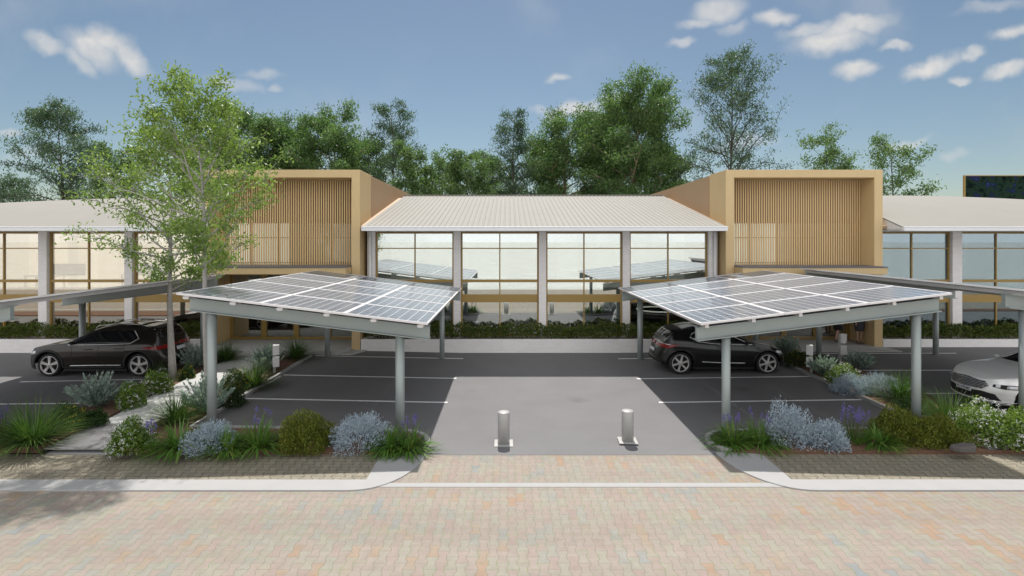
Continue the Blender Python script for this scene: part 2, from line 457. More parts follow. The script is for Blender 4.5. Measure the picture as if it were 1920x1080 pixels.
LEAF = {
 'near': leafmat('bright_leaf', [(.085, .14, .030), (.130, .20, .045), (.185, .265, .068), (.27, .34, .13)], .40, .45, 1.2, .3, 1.35),
 'dense': leafmat('deep_green_leaf', [(.036, .072, .028), (.062, .120, .040), (.100, .170, .055), (.15, .23, .08)], .44, .5, .55, .3, 1.3),
 'tall': leafmat('dark_sparse_leaf', [(.030, .054, .034), (.048, .088, .052), (.078, .130, .072), (.118, .175, .10)], .40, .5, .5, .3, 1.2),
 'light': leafmat('light_sparse_leaf', [(.042, .078, .03), (.070, .125, .044), (.105, .17, .06), (.15, .22, .09)], .42, .5, .5, .3, 1.3),
 'hedge': leafmat('hedge_leaf', [(.030, .050, .008), (.058, .085, .012), (.095, .130, .02), (.15, .18, .04)], .25, .5, 5, .3),
 'grass': leafmat('grass_blade', [(.022, .055, .010), (.042, .095, .018), (.075, .14, .03), (.14, .19, .055)], .3, .4, 3, .4),
 'lily': leafmat('strap_leaf', [(.055, .12, .022), (.085, .175, .03), (.12, .23, .045), (.24, .26, .06)], .32, .35, 4, .4),
 'silver': leafmat('silver_leaf', [(.24, .30, .37), (.32, .39, .47), (.42, .49, .57), (.52, .58, .64)], .2, .7, 5, .2, 1.0),
 'grey': leafmat('grey_green_leaf', [(.15, .21, .185), (.24, .31, .275), (.33, .41, .36), (.42, .49, .43)], .22, .6, 5, .25, 1.0),
 'olive': leafmat('olive_leaf', [(.048, .068, .008), (.092, .118, .014), (.165, .188, .028), (.29, .30, .06)], .3, .45, 5, .35),
 'dark': leafmat('dark_low_leaf', [(.012, .028, .008), (.022, .048, .012), (.036, .07, .018), (.055, .095, .03)], .25, .5, 5, .3),
 'fresh': leafmat('fresh_leaf', [(.045, .085, .014), (.085, .15, .022), (.15, .23, .04), (.25, .33, .09)], .32, .4, 5, .4),
 'white_fl': leafmat('white_petal', [(.55, .56, .58), (.68, .68, .70), (.78, .78, .80)], .25, .6, 8, .2, .8),
 'yellow_fl': leafmat('yellow_petal', [(.42, .30, .01), (.55, .42, .02), (.65, .52, .06)], .25, .6, 8, .2, .8),
 'purple_fl': leafmat('purple_petal', [(.11, .085, .34), (.18, .14, .46), (.28, .23, .56)], .25, .6, 8, .2, .8),
}
M['stem'] = plain('plant_stem', (.07, .09, .03), .8)

# ------------------------------------------------------------------ ground levels
GX = [-80, -10.2, -8.75, -6.6, -1.6, 3.9, 8.8, 10.3, 80]
GZ = [0, 0, .10, .10, 0, 0, .07, .20, .25]
def gz(x): return float(np.interp(x, GX, GZ))
def spot(px, py, z):
    Y = F * (H - z) / (py - HY)
    return (px - CX) * Y / F, Y

def setting(o, label, cat):
    return tag(o, label, cat, kind='structure')

# open ground to the horizon
g_ = MB(); g_.add([(-900, -900, -.06), (900, -900, -.06), (900, 1200, -.06), (-900, 1200, -.06)], [(0, 1, 2, 3)])
setting(g_.build('ground', M['ground']), 'pale open ground stretching to the horizon', 'ground')
b = MB(); b.add([(-60, -4, 0), (60, -4, 0), (60, 10.36, 0), (-60, 10.36, 0)], [(0, 1, 2, 3)])
setting(b.build('street', M['street']), 'street of pink and beige interlocking pavers in the foreground', 'street')
# parking lot: strips that follow the crossfall
xs = [-60] + GX[1:-1] + [60]
b = MB()
for i in range(len(xs) - 1):
    a, c = xs[i], xs[i + 1]
    b.add([(a, 10.34, gz(a) + .004), (c, 10.34, gz(c) + .004), (c, 24, gz(c) + .004), (a, 24, gz(a) + .004)], [(0, 1, 2, 3)])
setting(b.build('parking_lot', M['asphalt']), 'grey asphalt car park between the street and the buildings', 'car park')

# pavements, kerbs, aprons
for nm, x0, x1, lab in (('pavement', -40, -2.38, 'beige paver pavement in front of the solar carport with the path'),
                        ('pavement', 4.80, 40, 'beige paver pavement in front of the silver car')):
    b = MB().prism([(x0, 9.25), (x1, 9.25), (x1 + (.06 if x1 < 0 else 0), 10.34), (x0 - (.06 if x0 > 0 else 0), 10.34)], -.05, .019)
    setting(b.build(nm, M['pavement']), lab, 'pavement')
def curve_l(n=14):
    # flare of the driveway mouth, left side; the right side mirrors it about x = 1.2
    pts = []
    for i in range(n + 1):
        t = i / n
        th = t * math.pi / 2
        pts.append((-2.62 + 1.08 * math.cos(th) ** .9 if t < 1 else -2.62, 10.42 - 1.57 * math.sin(th)))
    return pts
cl = curve_l()
mir = lambda ps: [(2.4 - x, y) for x, y in ps]
# apron + kerb strip in one piece on either side
left = [(-40, 8.84)] + [(-2.62, 8.85)] + cl[::-1][1:] + [(-1.60, 10.45), (-2.385, 10.40), (-2.385, 9.255), (-40, 9.255)]
b = MB().prism(left, -.05, .022)
setting(b.build('kerb', M['kerb'], bevel=.012), 'pale concrete kerb and apron left of the driveway mouth', 'kerb')
b = MB().prism([(2.4 - x, y) for x, y in left][::-1], -.05, .024)
setting(b.build('kerb', M['kerb'], bevel=.012), 'pale concrete kerb and apron right of the driveway mouth', 'kerb')
b = MB().box(-2.3, 4.7, 9.0, 9.15, -.05, .006)
setting(b.build('flush_kerb', M['kerb']), 'white flush concrete strip across the driveway mouth', 'kerb strip')

# garden beds
def nose(cx, cy, r, a0, a1, n=10):
    return [(cx + r * math.cos(rad(a0 + (a1 - a0) * i / n)), cy + r * math.sin(rad(a0 + (a1 - a0) * i / n))) for i in range(n + 1)]
def bed(poly, label, z=.05):
    m = MB()
    # a lumpy soil sheet with a skirt
    m.prism(poly, lambda x, y: gz(x) - .05, lambda x, y: gz(x) + z)
    return setting(m.build('garden_bed', M['soil']), label, 'garden bed')
bed([(-30, 10.33), (-8.80, 10.33), (-9.10, 18.9), (-10.35, 18.9), (-10.2, 11.75), (-30, 11.75)], 'brown soil bed between the left car bays and the path', .055)
bed([(-7.50, 10.33), (-2.42, 10.33), (-1.95, 10.40)] + nose(-2.25, 10.9, .55, -60, 90)[1:] + [(-6.72, 11.45), (-6.78, 18.6), (-7.75, 18.6)], 'brown soil bed along the pavement under the left carport', .05)
bed([(4.35, 10.40), (4.84, 10.33), (30, 10.33), (30, 11.4), (10.35, 11.4), (10.35, 18.2), (8.95, 18.2), (8.95, 11.45), (4.65, 11.45)] + nose(4.65, 10.9, .55, 90, 240)[1:-1], 'brown soil bed along the pavement under the right carport', .05)
def strip(name, pts, w, h, mat, label, cat, base=None):
    m = MB()
    P = [Vector((p[0], p[1], 0)) for p in pts]
    L_, R_ = [], []
    for i, p in enumerate(P):
        t = (P[min(i + 1, len(P) - 1)] - P[max(i - 1, 0)]).normalized(); nn = Vector((-t.y, t.x, 0))
        L_.append(p + nn * w / 2); R_.append(p - nn * w / 2)
    n = len(P)
    vs = []
    for q in L_: vs += [(q.x, q.y, gz(q.x) - .05), (q.x, q.y, gz(q.x) + h)]
    for q in R_: vs += [(q.x, q.y, gz(q.x) - .05), (q.x, q.y, gz(q.x) + h)]
    o = 2 * n
    fs = []
    for i in range(n - 1):
        a, c = 2 * i, 2 * i + 2
        fs += [(a + 1, o + a + 1, o + c + 1, c + 1), (c, a, a + 1, c + 1), (o + a, o + c, o + c + 1, o + a + 1)]
    fs += [(0, o, o + 1, 1), (2 * n - 2, 2 * n - 1, o + 2 * n - 1, o + 2 * n - 2)]
    m.add(vs, fs)
    return setting(m.build(name, mat), label, cat)
strip('bed_kerb', [(-6.68, 18.65), (-6.64, 14.0), (-6.62, 11.5), (-2.2, 11.5)] + nose(-2.2, 10.9, .60, 90, -52), .10, .075, M['kerb'], 'white kerb edging the bed under the left carport', 'kerb')
strip('bed_kerb', [(8.86, 18.2), (8.86, 11.5), (4.6, 11.5)] + nose(4.6, 10.9, .60, 90, 232), .10, .075, M['kerb'], 'white kerb edging the bed under the right carport', 'kerb')
# path
b = MB()
py_ = [10.33, 13, 16, 18.4, 19.2]
pz = [.026, .165, .185, .19, .225]
for i in range(len(py_) - 1):
    def ex(y): return (-8.68 - .05 * (y - 10.2), -7.52 - .022 * (y - 10.2))
    (a0, b0), (a1, b1) = ex(py_[i]), ex(py_[i + 1])
    b.add([(a0, py_[i], pz[i]), (b0, py_[i], pz[i]), (b1, py_[i + 1], pz[i + 1]), (a1, py_[i + 1], pz[i + 1]),
           (a0, py_[i], -.02), (b0, py_[i], -.02), (b1, py_[i + 1], -.02), (a1, py_[i + 1], -.02)],
          [(0, 1, 2, 3), (1, 5, 6, 2), (4, 0, 3, 7), (4, 5, 1, 0)])
setting(b.build('path', M['concrete']), 'white concrete footpath leading to the left entrance', 'path')

# bay lines
def line(x0, y0, x1, y1, label, w=.085):
    t = Vector((x1 - x0, y1 - y0)).normalized(); nx, ny = -t.y * w / 2, t.x * w / 2
    n = 8; vs = []; fs = []
    for i in range(n + 1):
        x = x0 + (x1 - x0) * i / n; y = y0 + (y1 - y0) * i / n
        vs += [(x - nx, y - ny, gz(x) + .009), (x + nx, y + ny, gz(x) + .009)]
        if i: fs.append((2 * i - 2, 2 * i, 2 * i + 1, 2 * i - 1))
    m = MB(); m.add(vs, fs)
    tag(setting(m.build('parking_line', M['paint']), label, 'bay line'), group='painted bay lines')
for y, lab in ((13.67, 'front white bay line under the left carport'), (16.05, 'middle white bay line under the left carport'), (18.72, 'rear white bay line under the left carport')):
    line(-6.55, y, -1.50 if y < 18 else -1.52, y, lab)
for y, lab in ((13.67, 'front white bay line under the right carport'), (16.0, 'white bay line in front of the black hatchback'), (18.7, 'white bay line behind the black hatchback')):
    line(3.76, y, 8.8, y, lab)
line(-18.0, 13.35, -10.55, 13.6, 'white bay line nearest in the left car bays')
line(-13.9, 15.65, -10.4, 15.95, 'white bay line in front of the dark estate car')
line(10.4, 13.75, 15, 13.8, 'white bay line running under the silver car')
line(10.45, 16.2, 15, 16.2, 'white bay line beyond the silver car')
line(10.4, 18.62, 15.2, 18.62, 'white bay line in front of the right entrance')

# entrance slabs
b = MB(); b.prism([(-11.0, 19.05), (-5.85, 18.92), (-5.60, 19.5), (-5.60, 21.4), (-11.0, 21.4)], -.05, .225)
b.prism([(-5.835, 18.95), (-5.38, 18.95), (-5.05, 19.68), (-5.29, 19.68), (-5.29, 21.4), (-5.585, 21.4), (-5.585, 19.5)], -.05, .12)
setting(b.build('entrance_slab', M['concrete'], bevel=.01), 'concrete entrance slab with a step at the left timber block', 'slab')
b = MB(); b.prism([(7.9, 18.85), (13.55, 18.85), (13.42, 19.7), (13.42, 21.4), (7.9, 21.4)], -.05, lambda x, y: max(gz(x), .19) + .03)
setting(b.build('entrance_slab', M['concrete']), 'concrete entrance slab where the two women stand', 'slab')

# ------------------------------------------------------------------ buildings
FY = 20.35      # facade plane
def corrugated(x0, x1, ya, za, yb, zb, pitch=.19, h=.02, t=.03, zf=None, ribs=True, ny=1):
    m = MB()
    xs_ = []
    if ribs:
        n = int(round((x1 - x0) / pitch)); p = (x1 - x0) / n
        for i in range(n):
            a = x0 + i * p
            xs_ += [(a, 0), (a + p * .62, 0), (a + p * .70, h), (a + p * .92, h)]
        xs_.append((x1, 0))
    else:
        n = 40
        xs_ = [(x0 + (x1 - x0) * i / n, 0) for i in range(n + 1)]
    vs = []
    for j in range(ny + 1):
        s = j / ny
        for x, dz in xs_:
            top = zb if zf is None else zf(x)
            bul = 0 if zf is None else .35 * math.sin(math.pi * s) * (1 if ny > 1 else 0)
            vs.append((x, ya + (yb - ya) * s, za + (top - za) * s + dz + bul))
    k = len(xs_)
    fs = [(j * k + i, j * k + i + 1, (j + 1) * k + i + 1, (j + 1) * k + i) for j in range(ny) for i in range(k - 1)]
    m.add(vs, fs, 0, not ribs)
    return m

def window(x0, x1, parent, glass, full=True, gold=M['gold']):
    """two-storey window bay: frame with mullion, transoms and a floor band"""
    m = MB(); f = .055; y0, y1 = FY + .06, FY + .15
    xm = (x0 + x1) / 2
    zt, zb = 4.34, .50
    m.box(x0, x0 + f, y0, y1, zb, zt); m.box(x1 - f, x1, y0, y1, zb, zt)
    m.box(x0 + f, x1 - f, y0, y1, zt - f, zt); m.box(x0 + f, x1 - f, y0, y1, zb, zb + .06)
    m.box(x0 + f, x1 - f, y0, y1, 3.72, 3.76)
    m.box(x0 + f, x1 - f, y0 - .02, y1, 2.48, 2.58)
    m.box(x0 + f, x1 - f, y0 - .03, y1, 1.74, 2.03)
    for a, c in ((zb + .06, 1.74), (2.03, 2.48), (2.58, 3.72), (3.76, zt - f)):
        m.box(xm - .022, xm + .022, y0, y1, a, c)
    w = m.build('window', gold, parent)
    p = MB()
    for a, c in ((zb + .06, 1.74), (2.03, 2.48), (2.58, 3.72), (3.76, zt - f)):
        for u, v in ((x0 + f, xm - .022), (xm + .022, x1 - f)):
            p.box(u, v, y0 + .04, y0 + .05, a, c)
    p.build('pane', glass, w)
    return w

def wing(name, label, x0, x1, pil, ridge, ribs, glow_panel, roofx, slope_end=None, smooth_roof=None):
    root = thing(name, label, 'building', ((x0 + x1) / 2, FY, 0))
    P = root
    # pilasters
    for a, c in pil:
        MB().box(a, c, FY - .08, FY + .22, -.05, 4.36).build('pilaster', M['brick'], P)
    for i in range(len(pil) - 1):
        window(pil[i][1] + .005, pil[i + 1][0] - .005, P, M['glass_cool'] if x0 > 10 else M['glass_warm'] if x0 < -20 else M['glass'])
    # shell
    w = MB()
    w.box(x0, x1, FY + .18, FY + .30, -.05, .49)
    w.box(x0 + .02, x0 + .2, FY + .24, 33.0, -.05, 4.36)
    w.box(x1 - .2, x1 - .02, FY + .24, 33.0, -.05, 4.36)
    w.box(x0, x1, 33.0, 33.2, -.05, 4.4)
    w.box(x0, x1, FY - .06, FY + .26, 4.362, 4.44)
    zr = ridge(x0)
    w.build('wall', M['brick'], P)
    # rooms behind the glass
    MB().box(x0 + .21, x1 - .21, FY + .19, 27.0, 1.80, 2.02).build('floor', M['inner_floor'], P)
    MB().box(x0 + .21, x1 - .21, FY + .32, 27.0, .30, .40).build('floor', M['inner_floor'], P)
    MB().box(x0 + .21, x1 - .21, FY + .2, 27.0, 4.30, 4.36).build('ceiling', M['inner'], P)
    MB().box(x0 + .21, x1 - .21, 23.4, 23.45, 2.03, 4.29).build('glow_panel', glow_panel, P)  # added self-lit sheet that brightens the upper windows
    MB().box(x0 + .21, x1 - .21, 26.8, 26.9, .41, 1.79).build('room_wall', M['inner'], P)
    # roof
    rx0, rx1 = roofx
    m = corrugated(rx0, rx1, 18.93, 4.50, 26.8, 6.2, ribs=ribs, zf=None if ribs else ridge, ny=1 if ribs else 10)
    m2 = corrugated(rx0, rx1, 34.0, 4.5, 26.8, 6.2, ribs=ribs, zf=None if ribs else ridge, ny=1 if ribs else 10)
    base = len(m.v)
    m.add(m2.v, [tuple(reversed(f)) for f in m2.f], 0, not ribs)
    rf = m.build('roof', M['roof'], P)
    if ribs:
        MB().box(rx0, rx1, 26.68, 26.92, 6.205, 6.245).build('ridge_cap', M['roof'], rf)
    # gable end triangles
    for xx in (rx0 + .06, rx1 - .06):
        z = ridge(xx)
        gb = MB()
        up = [(18.97 + (26.8 - 18.97) * i / 10, 4.47 + (z - 4.5) * i / 10 + (0 if ribs else .35 * math.sin(math.pi * i / 10))) for i in range(11)]
        dn = [(34.0 - (34.0 - 26.8) * i / 10, 4.47 + (z - 4.5) * i / 10 + (0 if ribs else .35 * math.sin(math.pi * i / 10))) for i in range(10)][::-1]
        pr = [(18.97, 4.40)] + up + dn + [(34.0, 4.40)]
        n_ = len(pr)
        gb.add([(xx - .04, p, q) for p, q in pr] + [(xx + .04, p, q) for p, q in pr],
               [tuple(range(n_)), tuple(range(2 * n_ - 1, n_ - 1, -1))] + [(i, n_ + i, n_ + (i + 1) % n_, (i + 1) % n_) for i in range(n_)])
        gb.build('gable', M['render'], rf)
    gu = MB(); gu.box(rx0, rx1, 18.86, 19.02, 4.36, 4.49); gu.box(rx0 - .01, rx1 + .01, 18.845, 18.875, 4.47, 4.515)
    gu.build('gutter', M['gutter'], rf, bevel=.012)
    so = MB(); so.box(rx0, rx1, 19.025, FY + .26, 4.445, 4.475); so.build('soffit', M['render'], rf)
    return root

PILC = [(-5.18, -4.90), (-2.00, -1.74), (1.15, 1.42), (4.25, 4.51), (7.41, 7.74)]
hall = wing('hall', 'white hall with ribbed cream roof and tall glazing between the two timber blocks', -5.18, 7.74, PILC, lambda x: 6.2, True, M['glow_panel'], (-5.03, 7.56))
for xx in (-5.06, 7.62):
    m = MB(); m.tube([(xx, FY - .16, 4.36), (xx, FY - .16, .5)], .055, 10)
    m.build('downpipe', M['gutter'], hall)
for xa, xb in ((-5.385, -5.035), (7.565, 7.905)):  # strips added to stop sun leaking between hall roof and timber blocks
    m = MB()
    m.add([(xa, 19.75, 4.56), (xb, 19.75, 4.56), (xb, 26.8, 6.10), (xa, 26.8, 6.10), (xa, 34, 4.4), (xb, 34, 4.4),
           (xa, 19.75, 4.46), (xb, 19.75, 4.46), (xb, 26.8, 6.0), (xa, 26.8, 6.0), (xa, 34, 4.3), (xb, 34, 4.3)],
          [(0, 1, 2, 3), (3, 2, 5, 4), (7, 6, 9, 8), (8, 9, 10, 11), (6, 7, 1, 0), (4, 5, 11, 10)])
    m.build('sun_gap_cover', M['timber_side'], hall)
PILR = [(13.30, 13.62), (16.42, 16.77), (19.55, 19.9), (22.7, 23.05), (25.8, 26.15), (28.9, 29.25)]
rw_ = wing('office_wing', 'cream-roofed glazed wing at the far right beside the timber block', 13.46, 29.2, PILR, lambda x: 6.22 - .0088 * max(0, x - 18.3) ** 2, False, M['glow_panel_cool'], (13.62, 29.2))
PILL = [(-29.9, -29.5), (-26.75, -26.4), (-23.6, -23.25), (-20.45, -20.15), (-17.33, -17.02), (-14.15, -13.87), (-11.3, -11.0)]
lw_ = wing('office_wing', 'cream-roofed glazed wing at the far left behind the dark estate car', -29.8, -11.0, PILL, lambda x: 6.12 - .0056 * max(0, -15 - x) ** 2, False, M['glow_panel_warm'], (-29.8, -11.05))
for a, c in ((-15.9, -14.3), (-19.3, -17.9)):
    MB().box(a, c, 23.2, 23.3, 2.55, 3.05).build('pinboard', plain('burgundy_board', (.07, .03, .035), .7), lw_)
for xa, xb, wg in ((-11.09, -10.93, lw_), (13.35, 13.66, rw_)):  # added covers that keep sun out of the gaps at the wing roofs
    m = MB()
    m.add([(xa, 19.75, 4.56), (xb, 19.75, 4.56), (xb, 26.8, 6.02), (xa, 26.8, 6.02), (xa, 34, 4.4), (xb, 34, 4.4),
           (xa, 19.75, 4.46), (xb, 19.75, 4.46), (xb, 26.8, 5.92), (xa, 26.8, 5.92), (xa, 34, 4.3), (xb, 34, 4.3)],
          [(0, 1, 2, 3), (3, 2, 5, 4), (7, 6, 9, 8), (8, 9, 10, 11), (6, 7, 1, 0), (4, 5, 11, 10)])
    m.build('sun_gap_cover', M['timber_side'], wg)
def desk(x, y, z, label):
    t = thing('desk', label, 'desk', (x, y, z), group='desks behind the left windows')
    MB().box(x - .6, x + .6, y - .3, y + .3, z + .60, z + .64).build('desktop', M['slat'], t)
    for sx in (-1, 1):
        for sy in (-1, 1):
            MB().box(x + sx * .55 - .025, x + sx * .55 + .025, y + sy * .25 - .025, y + sy * .25 + .025, z, z + .60).build('leg', M['slat'], t)
desk(-18.2, 21.6, 2.02, 'wooden desk upstairs behind the leftmost window')
desk(-15.0, 22.4, 2.02, 'wooden desk upstairs behind the window left of the trees')
# ring pendant inside the hall
t = thing('ring_pendant', 'thin white ring lamp hanging inside the hall behind the right carport post', 'lamp', (6.0, 21.8, 1.30))
m = MB(); N_ = 40
pts = [(6.0 + .85 * math.cos(2 * math.pi * i / N_), 21.8 + .85 * math.sin(2 * math.pi * i / N_), 1.30) for i in range(N_ + 1)]
m.tube(pts, .022, 8, cap=False).build('ring', glow_mat('ring_light', (.9, .88, .8), .8), t)
m = MB()
for k in range(3):
    th = 2 * math.pi * k / 3
    m.tube([(6.0 + .85 * math.cos(th), 21.8 + .85 * math.sin(th), 1.30), (6.0, 21.8, 1.79)], .005, 5)
m.build('cord', M['black_trim'], t)

def timber_block(x0, x1, label):
    """portal frame, slatted screen, ledge and glazed entrance"""
    r = thing('timber_block', label, 'building', ((x0 + x1) / 2, 19.7, 0))
    yf, yb, zt, t = 19.7, 21.3, 6.57, .30
    m = MB()
    m.box(x0, x0 + t, yf, yb, -.05, zt); m.box(x1 - t, x1, yf, yb, -.05, zt)
    m.box(x0 + t, x1 - t, yf, yb, zt - .28, zt)
    m.build('portal_frame', M['timber'], r, bevel=.008)
    m = MB(); m.box(x0 + .09, x1 - .09, yb, yb + .12, 0, zt - .05); m.build('shadow_joint', M['slat'], r)
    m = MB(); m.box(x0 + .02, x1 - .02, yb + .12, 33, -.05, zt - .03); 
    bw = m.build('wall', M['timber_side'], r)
    # slats
    xa, xb = x0 + t + .004, x1 - t - .004
    m = MB()
    n = int((xb - xa) / .0856)
    for i in range(n):
        xc = xa + (i + .5) * (xb - xa) / n
        m.box(xc - .022, xc + .022, 20.45, 20.50, 3.10, 6.285)
    sl = m.build('slat_screen', M['slat'], r)
    m = MB()
    for zz in (3.2, 4.69, 6.15): m.box(xa, xb, 20.525, 20.56, zz - .02, zz + .02)
    m.build('rail', M['brown'], sl)
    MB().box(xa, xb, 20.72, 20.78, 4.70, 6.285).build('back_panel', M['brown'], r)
    # glazing behind the slats, lower half
    m = MB()
    nb = 5
    for i in range(nb + 1):
        xc = xa + .03 + (xb - xa - .06) * i / nb
        m.box(xc - .03, xc + .03, 20.70, 20.78, 3.10, 4.695)
    for i in range(nb):
        p0 = xa + .03 + (xb - xa - .06) * i / nb + .03; p1 = xa + .03 + (xb - xa - .06) * (i + 1) / nb - .03
        m.box(p0, p1, 20.70, 20.78, 4.12, 4.16)
    w = m.build('window', M['gold'], r)
    MB().box(xa, xb, 20.74, 20.745, 3.12, 4.69).build('pane', M['glass_slat'], w)
    MB().box(xa + .02, (xa + xb) / 2 - .3, 21.1, 21.15, 3.12, 4.69).build('glow_panel', M['glow_panel_slat'], w)  # self-lit sheet added behind the left part of the slatted glazing
    MB().box((xa + xb) / 2 - .28, xb, 21.1, 21.15, 3.12, 4.69).build('room_wall', M['inner'], w)
    # ledge
    m = MB(); m.box(x0 + t + .01, x1 - t - .01, 19.0, 21.29, 2.86, 3.085)
    le = m.build('ledge', M['timber'], r, bevel=.006)
    MB().box(x0 + t + .005, x1 - t - .005, 18.98, 20.70, 3.088, 3.125).build('flashing', M['ledge'], le)
    # glazed entrance
    z0 = .235
    yd = 21.14
    m = MB()
    xd0, xd1 = x0 + t + .002, x1 - t - .002
    nd = 4
    pw = (xd1 - xd0 - .12) / nd
    m.box(xd0, xd1, yd, yd + .1, z0, z0 + .09); m.box(xd0, xd1, yd, yd + .1, 2.70, 2.86)
    for i in range(nd + 1):
        xc = xd0 + .06 + i * pw
        wd = .06 if i in (0, nd) else .10
        m.box(max(xd0, xc - wd), min(xd1, xc + wd), yd - .01, yd + .1, z0 + .09, 2.70)
    d = m.build('glazed_doors', M['gold'], r)
    p = MB()
    for i in range(nd):
        p.box(xd0 + .06 + i * pw + (.06 if i == 0 else .10), xd0 + .06 + (i + 1) * pw - (.06 if i == nd - 1 else .10), yd + .045, yd + .055, z0 + .09, 2.70)
    p.build('pane', M['glass_dark'], d)
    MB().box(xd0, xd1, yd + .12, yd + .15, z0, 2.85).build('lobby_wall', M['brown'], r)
    return r
timber_block(-10.99, -5.30, 'golden timber block with slatted screen, half hidden by the green trees')
timber_block(7.82, 13.45, 'golden timber block with slatted screen behind the two women')

# planter walls with soil and hedges
def planter(x0, x1, label, hlabel, front=19.7):
    r = thing('planter_wall', label, 'wall', ((x0 + x1) / 2, front, 0))
    m = MB(); m.box(x0, x1, front, front + .14, -.05, .48); m.box(x0, x0 + .14, front + .14, FY - .09, -.05, .48); m.box(x1 - .14, x1, front + .14, FY - .09, -.05, .48)
    m.build('brickwork', M['brick'], r)
    MB().box(x0 + .14, x1 - .14, front + .14, FY - .09, .2, .445).build('soil', M['soil'], r)
    rg = np.random.default_rng(int(abs(x0 * 100)))
    n = int((x1 - x0) * 900)
    X = rg.uniform(x0 + .1, x1 - .1, n)
    top = .92 + .06 * np.sin(X * 2.1) + .04 * np.sin(X * 7.3 + 1) + .03 * np.sin(X * 17)
    Z = .46 + (top - .46) * rg.uniform(.08, 1.12, n) ** .8
    Yc = rg.uniform(front + .20, FY - .12, n)
    fr = rg.uniform(0, 1, n) < .5
    Yc = np.where(fr, front + .17 + np.abs(rg.normal(0, .06, n)), Yc)
    c = np.stack([X, Yc, Z], 1)
    ax = rg.normal(size=(n, 3)) + np.array([0, -.3, .9])
    v, q = leaf_quads(c, ax, rg.uniform(.06, .12, n), rg.uniform(.028, .05, n), rg)
    hr = thing('hedge', hlabel, 'hedge', ((x0 + x1) / 2, front + .3, .46), group='clipped hedges along the glazing')
    o = root_loc(hr)
    np_mesh('foliage', v - np.array(o), q, LEAF['hedge'], hr)
    m = MB()
    rr = random.Random(3)
    for i in range(int((x1 - x0) / .35)):
        xx = x0 + .2 + i * .35
        m.tube([(xx, front + .3, .42), (xx + rr.uniform(-.08, .08), front + .3 + rr.uniform(-.05, .05), .75)], [.012, .006], 5)
    m.build('stem', M['bark_dark'], hr)
planter(-5.27, 7.80, 'long white brick planter wall in front of the hall', 'clipped green hedge in front of the hall windows')
planter(13.47, 29, 'white brick planter wall at the right wing', 'clipped green hedge in front of the right wing')
planter(-29.5, -11.02, 'white brick planter wall behind the dark estate car', 'clipped green hedge behind the dark estate car')

# picture billboard beyond the right roof
r = thing('billboard', 'dark billboard with a picture of trees standing beyond the right roof', 'billboard', (31.5, 33.6, 0))
MB().box(27.9, 36, 33.5, 33.6, 3.2, 7.95).build('picture_panel', (lambda g: g.done(g.principled(
    g.ramp(g.noise(1.3, detail=10, rough=.78), [(.38, (.002, .004, .005)), (.46, (.006, .016, .012)), (.51, (.020, .042, .022)), (.54, (.006, .014, .016)), (.57, (.012, .018, .05)), (.62, (.025, .036, .12))]), .9, 0.0, None, Specular_IOR_Level=.05)))(G('tree_picture')), r)
MB().box(27.85, 27.9, 33.48, 33.62, 3.2, 8.0).box(27.9, 36, 33.48, 33.62, 7.952, 8.0).build('frame', M['gold'], r)
for xx in (29.0, 34.5): MB().box(xx, xx + .2, 33.62, 33.8, -.05, 7.6).build('post', M['steel'], r)

